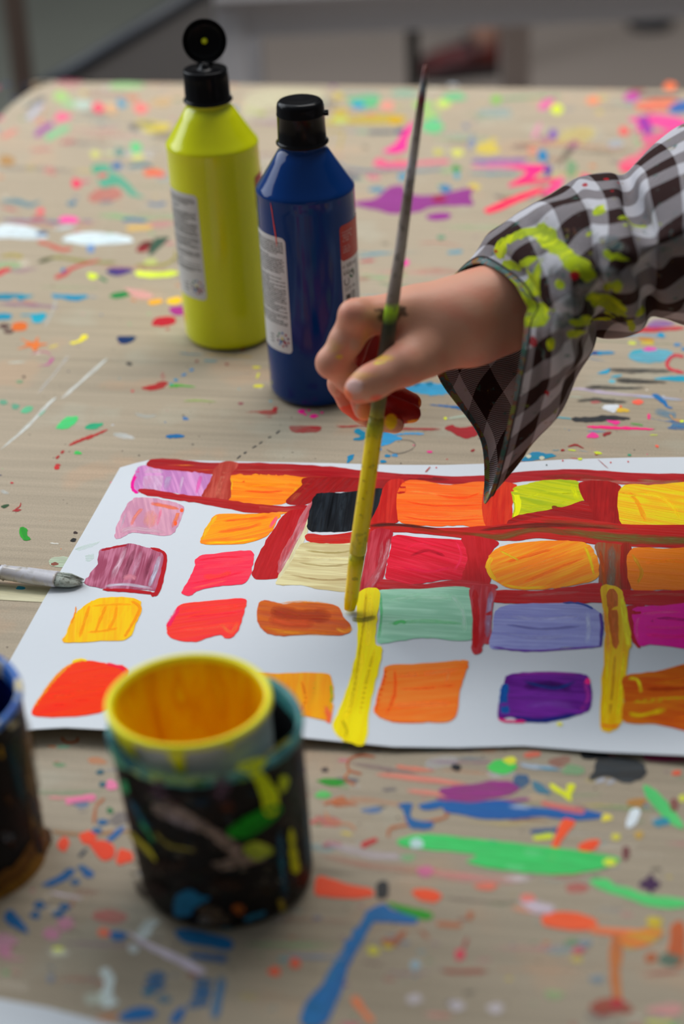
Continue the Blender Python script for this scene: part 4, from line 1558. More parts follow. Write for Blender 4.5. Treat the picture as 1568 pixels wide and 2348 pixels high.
# ------------------------------------------------------------------ cylinder writing helpers
def text_geo(s, size, font_sx=1.0):
    cu = bpy.data.curves.new('t', 'FONT')
    cu.body = s
    cu.size = size
    cu.align_x = 'CENTER'
    cu.align_y = 'CENTER'
    o = bpy.data.objects.new('t', cu)
    C.objects.link(o)
    dg = bpy.context.evaluated_depsgraph_get()
    me = bpy.data.meshes.new_from_object(o.evaluated_get(dg))
    v = [(p.co.x * font_sx, p.co.y) for p in me.vertices]
    f = [tuple(q.vertices) for q in me.polygons]
    bpy.data.objects.remove(o)
    bpy.data.curves.remove(cu)
    bpy.data.meshes.remove(me)
    return v, f


class Flat:
    """2D coloured drawing later wrapped on a bottle: s = metres round, t = metres up"""
    def __init__(self):
        self.v, self.f, self.m = [], [], []

    def add(self, v, f, mi, lift):
        o = len(self.v)
        self.v += [(a, b, lift) for a, b in v]
        self.f += [tuple(i + o for i in q) for q in f]
        self.m += [mi] * len(f)

    def rect(self, s0, s1, t0, t1, mi, lift, n=1):
        v = [(s0 + (s1 - s0) * i / n, t) for t in (t0, t1) for i in range(n + 1)]
        f = [(i, i + 1, i + n + 2, i + n + 1) for i in range(n)]
        self.add(v, f, mi, lift)

    def rrect(self, s0, s1, t0, t1, r, mi, lift):
        """rounded on all corners, sliced so that it bends"""
        n = 40
        xs = [s0 + (s1 - s0) * (0.5 - 0.5 * math.cos(math.pi * i / n)) for i in range(n + 1)]
        v = []
        for x in xs:
            e = min(x - s0, s1 - x)
            d = r - math.sqrt(max(0, r * r - (r - e) ** 2)) if e < r else 0
            v += [(x, t0 + d), (x, t1 - d)]
        f = [(2 * i, 2 * i + 2, 2 * i + 3, 2 * i + 1) for i in range(n)]
        self.add(v, f, mi, lift)

    def disc(self, s, t, r, mi, lift, r_in=0, a0=0, a1=360, n=20):
        v, f = [], []
        for i in range(n + 1):
            a = math.radians(a0 + (a1 - a0) * i / n)
            v += [(s + r * math.cos(a), t + r * math.sin(a)), (s + r_in * math.cos(a), t + r_in * math.sin(a))]
        f = [(2 * i, 2 * i + 2, 2 * i + 3, 2 * i + 1) for i in range(n)]
        self.add(v, f, mi, lift)

    def text(self, s, t, body, size, mi, lift, rot=0, sx=1.0):
        v, f = text_geo(body, size, sx)
        c, q = math.cos(math.radians(rot)), math.sin(math.radians(rot))
        self.add([(s + a * c - b * q, t + a * q + b * c) for a, b in v], f, mi, lift)

    def wrap(self, name, radius, ang0, mats, parent, lean=(0, 0)):
        """ang0: bearing of s=0, degrees, -90 faces the camera, growing to the right"""
        V = []
        for s, t, l in self.v:
            a = math.radians(ang0) + s / radius
            r = radius + l
            V.append((r * math.cos(a) + lean[0] * t, r * math.sin(a) + lean[1] * t, t))
        me = mesh(name, V, self.f, True)
        for m in mats:
            me.materials.append(m)
        me.polygons.foreach_set('material_index', self.m)
        o = bpy.data.objects.new(name, me)
        C.objects.link(o)
        o.parent = parent
        return o


m_lab = simple('label_paper', (0.66, 0.67, 0.68), 0.45)
m_ink = simple('label_ink', (0.05, 0.05, 0.055), 0.5)
m_red = simple('label_red', (0.42, 0.015, 0.012), 0.4)
m_green = simple('label_green', (0.02, 0.14, 0.06), 0.5)
m_c = [simple('dot_' + n, c, 0.5) for n, c in (('blue', (0.01, 0.12, 0.40)), ('yellow', (0.75, 0.65, 0.02)), ('purple', (0.15, 0.01, 0.12)),
                                              ('crimson', (0.35, 0.01, 0.04)), ('teal', (0.01, 0.25, 0.2)))]
LM = [m_lab, m_ink, m_red, m_green] + m_c


def back_label(z0, z1, s0, s1, seed):
    """white label with blocks of small print and the ring of colour dots"""
    fl = Flat()
    fl.rrect(s0, s1, z0, z1, 0.0035, 0, 0.00012)
    rn = random.Random(seed)
    z = z1 - 0.0042
    while z > z0 + 0.020:
        L = s1 - 0.002 if rn.random() > 0.18 else s0 + (s1 - s0) * rn.uniform(0.5, 0.9)
        s = s0 + 0.0018
        while s < L - 0.001:
            w = rn.uniform(0.0008, 0.0034)
            fl.rect(s, min(s + w, L), z, z + 0.00052 + rn.uniform(0, 0.00025), 1, 0.00018, 2)
            s += w + 0.0005
        z -= 0.00135 if rn.random() > 0.09 else 0.0026
    cs, ct = s1 - 0.0072, z0 + 0.0095
    for i in range(10):
        a = math.radians(90 + 36 * i)
        fl.disc(cs + 0.0048 * math.cos(a), ct + 0.0048 * math.sin(a), 0.0009, (4, 8, 3, 6, 4, 7, 6, 7, 6, 7)[i], 0.00018)
    fl.add([(cs - 0.0022, ct - 0.0012), (cs, ct - 0.0012), (cs, ct + 0.0028)], [(0, 1, 2)], 5, 0.00018)
    fl.add([(cs, ct - 0.0022), (cs + 0.0024, ct - 0.0012), (cs + 0.0006, ct + 0.0012)], [(0, 1, 2)], 6, 0.0002)
    fl.disc(cs - 0.0016, ct - 0.0016, 0.0013, 4, 0.00019)
    fl.disc(cs + 0.0018, ct - 0.002, 0.0012, 7, 0.00021)
    for k in range(3):
        fl.rect(cs - 0.013, cs - 0.0085, ct + 0.001 - k * 0.0025, ct + 0.0017 - k * 0.0025, 1, 0.00018, 2)
    return fl


def front_label(z0, z1, zr, s0, s1):
    fl = Flat()
    fl.rrect(s0, s1, z0, z1, 0.003, 0, 0.00012)
    fl.rrect(s0, s1, zr, z1, 0.0028, 2, 0.00016)
    rn = random.Random(3)
    for k, (z, L, h) in enumerate(((z1 - 0.0055, 13, 1.1), (z1 - 0.0075, 12, 1.1), (z1 - 0.0095, 12.5, 1.1), (z1 - 0.0115, 9, 0.7),
                                   (z1 - 0.0155, 8, .8), (z1 - 0.0175, 10, .8), (z1 - 0.0195, 9, .8))):
        s = s0 + 0.0022
        while s < s0 + L * 0.001:
            w = rn.uniform(0.0006, 0.0011)
            if rn.random() > 0.12:
                fl.disc(s + w / 2, z + 0.0004, w / 2, 0, 0.00021, r_in=w * 0.28, a0=rn.choice((0, 30, 60)), a1=rn.choice((270, 330, 360)), n=8)
            s += w + 0.0002
    fl.text(s0 + 0.0085, zr - 0.0042, '\u212e 500 ml', 0.0042, 1, 0.0002)
    fl.text(s0 + 0.0046, zr - 0.0125, 'C E', 0.0078, 1, 0.0002, rot=90)
    fl.disc(s0 + 0.0105, zr - 0.0110, 0.0032, 3, 0.0002, r_in=0.0027, n=28)
    fl.disc(s0 + 0.0105, zr - 0.0110, 0.0022, 1, 0.0002, r_in=0.0010, a0=-60, a1=150)
    fl.disc(s0 + 0.0100, zr - 0.0120, 0.0019, 3, 0.00021, r_in=0.0006, a0=150, a1=300)
    fl.text(s0 + 0.0080, zr - 0.0205, '2375 VR', 0.0034, 1, 0.0002)
    fl.rect(s0 + 0.003, s0 + 0.0075, zr - 0.0305, zr - 0.0245, 1, 0.0002, 2)
    z = zr - 0.024
    for k in range(14):
        fl.rect(s0 + 0.0085, s0 + 0.0135, z - k * 0.0011, z - k * 0.0011 + 0.0005, 1, 0.0002, 2)
    for k in range(22):
        fl.rect(s0 + 0.0165, s0 + 0.0185, zr - 0.004 - k * 0.0016, zr - 0.0034 - k * 0.0016, 1, 0.0002, 1)
    return fl


def paint_plastic(name, col, sss=0.0, rough=0.16):
    m, nt, b = new_mat(name)
    L = nt.links
    b.inputs['Roughness'].default_value = rough
    b.inputs['Specular IOR Level'].default_value = 0.5
    b.inputs['IOR'].default_value = 1.5
    tc = N(nt, 'ShaderNodeTexCoord')
    mp = N(nt, 'ShaderNodeMapping')
    mp.inputs['Scale'].default_value = (60, 60, 6)
    L.new(tc.outputs['Object'], mp.inputs[0])
    nz = N(nt, 'ShaderNodeTexNoise', i_Scale=1.0, i_Detail=2.0)
    L.new(mp.outputs[0], nz.inputs['Vector'])
    mx = N(nt, 'ShaderNodeMix', data_type='RGBA')
    mx.inputs[6].default_value = (*[c * 0.88 for c in col], 1)
    mx.inputs[7].default_value = (*[min(.95, c * 1.08) for c in col], 1)
    L.new(nz.outputs['Fac'], mx.inputs[0])
    L.new(mx.outputs[2], b.inputs['Base Color'])
    bp = N(nt, 'ShaderNodeBump', i_Strength=0.25, i_Distance=0.0008)
    L.new(nz.outputs['Fac'], bp.inputs['Height'])
    L.new(bp.outputs[0], b.inputs['Normal'])
    return m


m_yel = paint_plastic('yellow_bottle_plastic', lin('b6bc00', 0.56))
m_blu = paint_plastic('blue_bottle_plastic', lin('032c66', 0.66), rough=0.10)
m_blu.node_tree.nodes['Principled BSDF'].inputs['Specular IOR Level'].default_value = 0.24
m_cap = simple('black_cap_plastic', (0.006, 0.006, 0.007), 0.22, spec=0.14)
m_orange = simple('orange_drip', (0.9, 0.06, 0.02), 0.4)

R = 0.0328


def bottle_profile():
    p = [(0.0, 0.0015), (0.022, 0.0010), (0.0270, 0.0), (0.0300, 0.0008), (0.0320, 0.0030), (R, 0.0070), (R, 0.03), (R, 0.08), (R, 0.138), (R, 0.1465)]
    p += [(R + 0.0003, 0.1478), (R - 0.0002, 0.1495), (0.0312, 0.1512)]
    p += [(0.0312 - (0.0312 - 0.0170) * t, 0.1512 + (0.1735 - 0.1512) * t) for t in (0.25, 0.5, 0.75, 1.0)]
    p += [(0.0150, 0.1748), (0.0144, 0.1760), (0.0142, 0.1785), (0.0150, 0.1790)]
    return p


def bottle(name, label, px, py, mat, lean, open_cap):
    g = P(px, py)
    root = empty(name, (g[0], g[1], 0.0009), label, 'paint bottle', 'two plastic bottles of liquid paint')
    v, f = lathe_geo(bottle_profile(), 128, lean)
    # moulded ribs on the shoulder
    b = link('bottle_body', mesh('bottle_body', v, f), root, mat)
    neck = [(0.0148, 0.1780), (0.0166, 0.1782), (0.0174, 0.1790), (0.0174, 0.1798), (0.0164, 0.1806), (0.0160, 0.1812)]
    if open_cap:
        cp = neck + [(0.0157, 0.1960), (0.0155, 0.2003), (0.0150, 0.2012), (0.0142, 0.2014), (0.0110, 0.2010), (0.004, 0.2018), (0.0034, 0.2040), (0.0026, 0.2050), (0.0016, 0.2052), (0.0014, 0.2040), (0, 0.2040)]
    else:
        cp = neck + [(0.0158, 0.1900), (0.0157, 0.1975), (0.01595, 0.1979), (0.01595, 0.1986), (0.0157, 0.1990), (0.0156, 0.2030), (0.0150, 0.2056), (0.0138, 0.2070), (0.0118, 0.2077), (0.008, 0.2074), (0.004, 0.2068), (0, 0.2066)]
    v, f = lathe_geo(cp, 96, lean)
    link('cap', mesh('cap', v, f), root, m_cap)
    return root


yb = bottle('paint_bottle', 'bright yellow paint bottle with its black flip cap standing open', 528, 768, m_yel, (-0.020, 0), True)
bb = bottle('paint_bottle', 'dark blue paint bottle with closed black cap behind the hand', 728, 893, m_blu, (-0.010, 0), False)

# flip lid of the yellow bottle: a shallow dish standing up behind the cap
prof = [(0.0, 0.0090), (0.006, 0.0088), (0.0115, 0.0078), (0.0142, 0.0055), (0.0152, 0.0025), (0.0155, 0.0), (0.0143, 0.0), (0.0139, 0.0025), (0.0128, 0.0052), (0.0100, 0.0062), (0.0, 0.0066)]
v, f = lathe_geo(prof, 72)
stub = [(0.0, 0.0066), (0.0024, 0.0064), (0.0024, 0.0030), (0.0014, 0.0026), (0, 0.0026)]
v2, f2 = lathe_geo(stub, 32)
V, Fc = merge((v, f), (v2, f2))
lid = link('flip_lid', mesh('flip_lid', V, Fc), yb, m_cap)
lid.rotation_euler = (math.radians(-104), math.radians(0), math.radians(4))
lid.location = (-0.0042 + 0.0005, 0.0115, 0.2172)
v, f = lathe_geo([(0.0, 0.0012), (0.0012, 0.0014), (0.0020, 0.0022), (0.0023, 0.0034), (0.0020, 0.0044)], 32)
link('paint_drop', mesh('paint_drop', v, f), lid, m_yel)
# hinge
hv, hf = box_geo(-0.0056, 0.0048, 0.0112, 0.0148, 0.1985, 0.2040)
hv = [(x - 0.0040, y, z) for x, y, z in hv]
bevel(link('hinge', mesh('hinge', hv, hf, False), yb, m_cap), 0.0012)
# small thumb tab on the blue cap
hv, hf = box_geo(0.0125, 0.0163, -0.0035, 0.0035, 0.1968, 0.1990)
bevel(link('cap_tab', mesh('cap_tab', hv, hf, False), bb, m_cap), 0.0007)

ad = 180 / math.pi / R
back_label(0.040, 0.1235, -0.042, 0, 5).wrap('back_label', R, -90 - 27, LM, bb, (-0.010, 0))
front_label(0.028, 0.1285, 0.1035, 0, 0.042).wrap('front_label', R, -90 + 40, LM, bb, (-0.010, 0))
back_label(0.040, 0.1200, -0.042, 0, 9).wrap('back_label', R, -90 - 22, LM, yb, (-0.020, 0))
front_label(0.028, 0.1270, 0.1020, 0, 0.042).wrap('front_label', R, -90 + 60, LM, yb, (-0.020, 0))
# orange paint run on the blue bottle
fl = Flat()
zz = [0.1468, 0.142, 0.136, 0.130, 0.124, 0.119, 0.1165]
ss = [-0.0290, -0.0284, -0.0278, -0.0272, -0.0265, -0.0262, -0.0261]
ww = [0.0003, 0.0008, 0.0006, 0.0010, 0.0009, 0.0006, 0.0001]
v = []
for a, b, c in zip(ss, zz, ww):
    v += [(a - c / 2, b), (a + c / 2, b)]
fl.add(v, [(2 * i, 2 * i + 1, 2 * i + 3, 2 * i + 2) for i in range(6)], 0, 0.00035)
fl.wrap('paint_drip', R, -90 + 7, [m_orange], bb, (-0.010, 0))

# ------------------------------------------------------------------ paint pots
def cyl_mapper(center, prof, lean):
    """pixel -> outer face of a round pot; prof = [(z, r)] going up"""
    zs = [p[0] for p in prof]
    rs_ = [p[1] for p in prof]

    def mp(px, py, lift):
        d = ray(px, py)
        best = None
        r = max(rs_)
        for it in range(8):
            c0 = np.array(center[:2]) + (np.array(lean) * (best[2] - center[2]) if best is not None else 0)
            o = CAM[:2] - c0
            a = d[0] ** 2 + d[1] ** 2
            b = 2 * (o @ d[:2])
            c = o @ o - (r + lift) ** 2
            disc = b * b - 4 * a * c
            t = (-b - math.sqrt(max(disc, 0))) / (2 * a)
            best = CAM + t * d
            r = float(np.interp(best[2] - center[2], zs, rs_))
        return best - np.array(center)
    return mp


KC = 0.60
m_soot = simple('paint_crusted_black_plastic', (0.016, 0.013, 0.012), 0.5, spec=0.15, noise_amt=0.6, noise_scale=90, bump=0.0012, bscale=160)
m_crust = paint_mat('pot_paint', rough=0.5, spec=0.15, bump=0.0006, su=30, sv=200)


def pot(name, label, px, py, h, r0, r1, lean, rim_col, text, inner_mat, bodymat=None, seed=1, cat='paint pot'):
    g = P(px, py)
    center = (g[0], g[1], 0.0009)
    root = empty(name, center, label, cat)
    prof = [(0.0, 0.0), (r0 - 0.004, 0.0), (r0 - 0.001, 0.0012), (r0, 0.005), (r0 + (r1 - r0) * 0.5, h * 0.5), (r1 - 0.0004, h - 0.004), (r1 + 0.0003, h - 0.0015), (r1 - 0.0006, h),
            (r1 - 0.0022, h - 0.0006), (r1 - 0.0028, h - 0.004), (r0 + (r1 - r0) * 0.5 - 0.0030, h * 0.5), (r0 - 0.0035, 0.006), (0.0, 0.004)]
    v, f = lathe_geo(prof, 120, lean)
    out = []
    for x, y, z in v:
        k = 1 + 0.010 * noise.noise(Vector((x * 30, y * 30, z * 25 + seed)))
        out.append((x * k, y * k, z))
    mp = cyl_mapper(center, [(0, r0 + .0001), (0.005, r0), (h * 0.5, r0 + (r1 - r0) * 0.5), (h, r1)], lean)
    mk = Marks(lambda a, b, z: mp(a, b, z), KC, 3e-6, 0.0006, (), (), grid=22, jitter=1.6)
    mk.parse(text)
    body = link('pot_body', mesh('pot_body', out, f), root, bodymat or m_soot)
    if inner_mat:
        body.data.materials.append(inner_mat)
        nq = 120
        for i, q in enumerate(body.data.polygons):
            if i >= nq * 8:
                q.material_index = 1
    pm = mk.build('dried_paint', [m_crust], root)
    # rim of dried paint, a band of mixed colours
    rp = [(r1 + 0.0005, h - 0.0032), (r1 + 0.0009, h - 0.0015), (r1 + 0.0002, h + 0.0006), (r1 - 0.0020, h + 0.0003), (r1 - 0.0032, h - 0.003), (r1 - 0.0034, h - 0.008)]
    v, f = lathe_geo(rp, 120, lean)
    vv = []
    for k, (x, y, z) in enumerate(v):
        kk = 1 + 0.010 * noise.noise(Vector((x * 30, y * 30, z * 25 + seed)))
        dz = 0.0016 * noise.noise(Vector((x * 150, y * 150, seed))) if z < h - 0.0028 else 0
        vv.append((x * kk, y * kk, z + dz))
    link('rim', mesh('rim', vv, f), root, rim_col)
    return root, center


def ramp_noise(name, cols, scale, rough=0.45, zs=1.0, contrast=True, bump=0.0006, distortion=0.8, shift=0.0):
    m, nt, b = new_mat(name)
    L = nt.links
    tc = N(nt, 'ShaderNodeTexCoord')
    mp = N(nt, 'ShaderNodeMapping')
    mp.inputs['Scale'].default_value = (1, 1, zs)
    mp.inputs['Location'].default_value = (shift, shift, shift)
    L.new(tc.outputs['Object'], mp.inputs[0])
    nz = N(nt, 'ShaderNodeTexNoise', i_Scale=scale, i_Detail=3.0, i_Distortion=distortion)
    L.new(mp.outputs[0], nz.inputs['Vector'])
    cr = N(nt, 'ShaderNodeValToRGB')
    el = cr.color_ramp.elements
    n = len(cols)
    lo, hi = 0.30, 0.70
    el[0].position = lo
    el[0].color = (*cols[0], 1)
    el[1].position = hi
    el[1].color = (*cols[-1], 1)
    for i in range(1, n - 1):
        e = el.new(lo + (hi - lo) * i / (n - 1))
        e.color = (*cols[i], 1)
    L.new(nz.outputs['Fac'], cr.inputs[0])
    L.new(cr.outputs[0], b.inputs['Base Color'])
    b.inputs['Roughness'].default_value = rough
    bp = N(nt, 'ShaderNodeBump', i_Strength=0.5, i_Distance=bump)
    L.new(nz.outputs['Fac'], bp.inputs['Height'])
    L.new(bp.outputs[0], b.inputs['Normal'])
    return m


teal_rim = ramp_noise('teal_rim_paint', [lin('1f5a64', KC), lin('2a6a70', KC), lin('357a74', KC), lin('9ab070', KC), lin('1c4a58', KC)], 45)
blue_rim = ramp_noise('blue_rim_paint', [lin('0c2a70', KC), lin('1a4a98', KC), lin('2060a8', KC), lin('c8b888', KC), lin('103070', KC)], 55)
dark_in = simple('dark_inside', (0.006, 0.007, 0.009), 0.4)
blue_in = simple('wet_blue_inside', (0.003, 0.010, 0.090), 0.2)

pot_text = '''
p 1a4a58 28606a .95 .2 90 244,1688 262,1700 300,1735 330,1752 300,1765 262,1740 246,1712
s 70b890 - .9 .3 12,16,12 252,1705 270,1745 290,1765
s 70a090 98b080 .9 .3 14,18,20,16,12 300,1748 370,1775 440,1784 520,1778 590,1755
s 88a858 a8b840 .9 .3 14,22,18 330,1770 400,1788 470,1795
s 2c6a28 - .8 .3 16 440,1800 480,1795
s 2a6a70 509080 .95 .3 12,18,16 590,1755 640,1722 690,1665
s c8c040 a8b050 .9 .3 9 600,1740 640,1712 670,1690
p c8d808 b8c810 1 .05 60 542,1762 560,1745 600,1738 612,1745 600,1765 615,1785 635,1815 640,1850 625,1872 605,1860 598,1825 585,1795 570,1775
p b8c818 - .95 .1 90 640,1785 650,1778 662,1785 658,1805 648,1818 640,1805
p 148818 0c7010 .97 .1 -25 520,1905 545,1885 590,1860 640,1845 645,1865 610,1895 570,1920 535,1922
p 8a7468 a89084 .85 .45 25 350,1845 380,1830 420,1855 460,1880 520,1915 555,1945 530,1962 490,1925 440,1900 400,1885 360,1870
p 988478 806c60 .85 .4 -10 485,1980 520,1970 570,1955 610,1960 600,1975 550,1988 510,1995
s 9c8c90 - .7 .5 18,22 370,1860 420,1890 450,1895
s b0a050 988830 .85 .4 10,14,8 350,1905 390,1940 450,1950
s a89838 - .8 .4 10 290,1905 320,1940 360,1975
s d0c030 - .95 .2 12,6 296,1910 335,1945 358,1976
s 48b070 3aa068 .9 .2 16,12 280,1790 290,1820
s 206878 306078 .9 .3 12,14,10 295,1830 325,1880 345,1905
s 30a060 - .85 .3 10 318,1880 340,1910 352,1935
p 1f6a90 206890 .95 .15 0 405,2055 430,2040 460,2052 480,2060 450,2080 430,2100 402,2100 398,2075
s 2a7090 - .9 .2 10,14 560,2110 610,2092
b 985020 - .8 .3 16,12 548,2085
b 584838 - .8 .3 26,14 480,2090 500,2110
b 807870 - .7 .3 14,8 468,2110
p a0b030 b8c040 .9 .2 0 560,1940 590,1930 625,1945 620,1960 590,1972 565,1960
s 1a4a60 245870 .92 .3 18,16,14 640,1900 648,1990 655,2060
s c8c818 b0b010 .97 .1 10,16,22,12 668,1900 672,1950 678,1990 684,2000
s 1c4c60 - .9 .3 10,14,12 700,1850 706,1940 708,1990
s 1a4050 - .8 .3 10,12 690,1720 690,1790
s 907c28 - .9 .2 14,18 640,2062 652,2090
s 34808a - .8 .3 8 640,1960 648,2010
s 402a28 301c20 .8 .4 30,36 330,1800 380,1830 420,1850
s 503c48 483038 .8 .4 26 480,1815 530,1840
s 203a50 - .8 .4 20 440,1845 480,1835
s 303828 - .8 .4 18 340,1830 380,1850
b 582c18 - .7 .4 18,12 520,1850
b 302018 - .8 .3 40,14 380,1985 520,2030
b 281818 - .8 .3 40,20 340,2040
b b89030 - .9 .2 6,8 330,2075
s 1c5868 - .8 .3 8 500,2128 540,2130
s 74a040 - .8 .3 14 540,1790 580,1782
b 604858 - .7 .3 18,22 365,1810 510,1800
'''
# random crust flecks for the pots
rp_ = random.Random(21)
extra = ''
for i in range(170):
    extra += 's %s - .%d .4 %.1f %d,%d %d,%d\n' % (rp_.choice(['3a2420', '204048', '5a4438', '2c3c28', '483840', '6a5a50', '1c4858', '4a3018', '787060', '38505a', '403010']),
                                                 rp_.randint(4, 8), rp_.uniform(3, 11), *(lambda a, b: (a, b, a + rp_.randint(6, 34), b + rp_.randint(-5, 14)))(rp_.randint(285, 690), rp_.randint(1790, 2060)))
bp_root, bp_c = pot('paint_pot', 'black pot crusted with old paint, holding a yellow-rimmed cup', 524, 2008, 0.0870, 0.0400, 0.0436, (-0.055, 0.0), teal_rim, extra + pot_text, dark_in, cat='pot')

# the yellow-rimmed white cup inside it
ic = Q(432, 1603, bp_c[1] - 0.004)
m_cupwhite = simple('white_cup_plastic', (0.85, 0.82, 0.80), 0.35, noise_amt=0.12, noise_scale=30)
m_inyel = ramp_noise('yellow_inside_paint', [(0.90, 0.38, 0.0), (1.05, 0.60, 0.0), (1.1, 0.72, 0.0), (0.95, 0.46, 0.0), (1.15, 0.98, 0.0)], 60, rough=0.35, zs=0.18, shift=2.0)
m_rimyel = simple('yellow_rim_paint', lin('e0d800', 0.62), 0.35)
root = empty('cup', (bp_c[0] + 0.0005, bp_c[1] - 0.0025, 0.0058), 'white cup with yellow paint inside and dripping over its rim, standing in the black pot', 'cup')
ztop = ic[2] - 0.0058
lx = (ic[0] - root.location.x) / ztop
ly = (ic[1] - root.location.y) / ztop
rt, rb = 0.0357, 0.0265
tl = (lx, ly)


def cup_r(z):
    return rb + (rt - rb) * z / ztop


def lz(p):
    return [(r, z) for r, z in p]


v, f = lathe_geo([(0, 0), (rb - 0.002, 0), (rb, 0.002)] + [(cup_r(z), z) for z in np.linspace(0.006, ztop - 0.004, 10)] + [(rt + 0.0012, ztop - 0.003), (rt + 0.0012, ztop - 0.001), (rt, ztop), (rt - 0.0015, ztop - 0.0012)], 110, tl)
link('cup_body', mesh('cup_body', v, f), root, m_cupwhite)
v, f = lathe_geo([(rt - 0.0008, ztop - 0.0008)] + [(cup_r(z) - 0.0016, z) for z in np.linspace(ztop - 0.003, 0.006, 14)] + [(rb - 0.004, 0.004), (0, 0.004)], 110, tl)
link('paint_lining', mesh('paint_lining', v, f), root, m_inyel)
# rim bead with irregular lower edge and drips
nv = 160
V, Fc = [], []
for i in range(nv):
    a = 2 * math.pi * i / nv
    ca, sa = math.cos(a), math.sin(a)
    drop = 0.0024 + 0.0014 * noise.noise(Vector((ca * 4, sa * 4, 2))) + 0.0006 * noise.noise(Vector((ca * 12, sa * 12, 5)))
    for deg, wd, dp in ((-97, 5, 0.017), (-140, 9, 0.020), (-152, 5, 0.010), (-60, 4, 0.006), (-118, 4, 0.004)):
        dd = abs((math.degrees(a) - deg + 180) % 360 - 180)
        drop = max(drop, dp * math.exp(-(dd / wd) ** 4)) if dd < wd * 2 else drop
    for k, (dr, z) in enumerate(((0.0004, ztop - drop), (0.0012, ztop - drop * 0.93), (0.0015, ztop - 0.0018), (0.0012, ztop + 0.0002), (-0.0002, ztop + 0.0007), (-0.0018, ztop), (-0.0020, ztop - 0.0025))):
        r = cup_r(z) + dr
        V.append((r * ca + tl[0] * z, r * sa + tl[1] * z, z))
for i in range(nv):
    for k in range(6):
        a, b = i * 7 + k, ((i + 1) % nv) * 7 + k
        Fc.append((a, a + 1, b + 1, b))
link('yellow_rim', mesh('yellow_rim', V, Fc), root, m_rimyel)

left_text = '''
s 5a4a28 7a5828 .9 .3 26,40,30 60,1640 75,1800 90,1950
s 1a3a58 103050 .8 .4 26,30 20,1700 60,1850
s 6a4418 80541c .95 .1 60,50,40 0,2040 60,1990 110,1900
s 8a6020 9a6c24 .95 .1 30,36,26 -10,2062 50,2030 100,1960
s 283820 - .8 .4 30 30,1680 50,1760
s 402010 - .8 .4 30 0,1900 40,1950
s 203048 - .7 .4 20 70,1820 90,1890
b 607078 - .7 .3 14,10 18,1920
s b8a880 c0b090 .8 .2 14 20,1670 40,1655
s 181c20 - .9 .2 18,20 80,1900 95,1960
s 5a3818 - .7 .4 20 10,1820 30,1850
s d09820 - .8 .2 6 0,1710 6,1740
'''
lp_root, lp_c = pot('paint_pot', 'dark pot with wet blue paint inside, cut by the left edge', -88, 1960, 0.0905, 0.0405, 0.0440, (-0.055, 0.0), blue_rim, left_text, blue_in, seed=4, cat='pot')

# ------------------------------------------------------------------ brush lying at the left
m_white_ferrule = ramp_noise('whitish_painted_ferrule', [(0.50, 0.49, 0.50), (0.70, 0.69, 0.73), (0.74, 0.73, 0.79), (0.66, 0.63, 0.60), (0.20, 0.16, 0.12)], 90, rough=0.22)
m_br = ramp_noise('grey_green_bristles', [(0.16, 0.17, 0.13), (0.40, 0.44, 0.38), (0.46, 0.50, 0.44), (0.22, 0.22, 0.17)], 500, rough=0.7)
m_brownwood = ramp_noise('worn_brown_handle', [(0.10, 0.06, 0.04), (0.16, 0.10, 0.07), (0.30, 0.27, 0.25), (0.12, 0.08, 0.05)], 90)
p_tip = P(190, 1334, 0.004)
p_fer = P(131, 1328, 0.006)
p_neck = P(2, 1312, 0.0075)
dirb = (p_neck - p_fer) / np.linalg.norm(p_neck - p_fer)
org = P(131, 1330, 0)
root = empty('paintbrush', (org[0], org[1], 0.001), 'paintbrush with whitish painted ferrule lying at the left of the sheet', 'paintbrush')
O = Vector(root.location)


def loc(pts):
    return [Vector(map(float, p)) - O for p in pts]


L0 = np.linalg.norm(p_neck - p_fer)
wid = 0.0062
v, f = tube_geo(loc([p_fer + dirb * L0 * t for t in (0, 0.04, 0.1, 0.5, 0.92, 0.94, 0.97, 1.0)]),
                [wid, wid * 1.04, wid, wid * 0.92, wid * 0.72, wid * 0.80, wid * 0.72, wid * 0.7], 32, flat=[0.62, .62, .64, .8, 1, 1, 1, 1])
link('ferrule', mesh('ferrule', v, f), root, m_white_ferrule)
d2 = (p_tip - p_fer)
bv_, bf_ = [], []
rb_ = random.Random(4)
side = np.array((-dirb[1], dirb[0], 0))
geo = []
core = tube_geo(loc([p_fer + d2 * t for t in (-0.02, 0.3, 0.6, 0.8, 0.9)]), [wid * 0.93, wid * 0.98, wid * 0.90, wid * 0.72, wid * 0.4], 24, flat=[0.6, 0.5, 0.4, 0.3, 0.25])
geo.append(core)
for i in range(170):
    a = rb_.uniform(0, 2 * math.pi)
    rr_ = math.sqrt(rb_.random())
    o1 = side * math.cos(a) * rr_ * wid * 0.92 + np.array((0, 0, 1)) * math.sin(a) * rr_ * wid * 0.55
    ln = rb_.uniform(0.78, 1.06) * (1 - 0.22 * abs(math.cos(a) * rr_) ** 2)
    o2 = o1 * np.array((0.9, 0.9, 0.45)) * (1.0 - 0.25 * rr_)
    geo.append(tube_geo(loc([p_fer + o1, p_fer + d2 * ln * 0.6 + o1 * 0.98, p_fer + d2 * ln + o2]), [0.00028, 0.00026, 0.0001], 5))
v, f = merge(*geo)
link('bristles', mesh('bristles', v, f), root, m_br)
v, f = tube_geo(loc([p_neck - dirb * 0.004, p_neck + dirb * 0.012, p_neck + dirb * 0.05, p_neck + dirb * 0.13, p_neck + dirb * 0.17, p_neck + dirb * 0.172]),
                [0.0042, 0.0046, 0.0056, 0.0036, 0.0026, 0.001], 24)
link('handle', mesh('handle', v, f), root, m_brownwood)

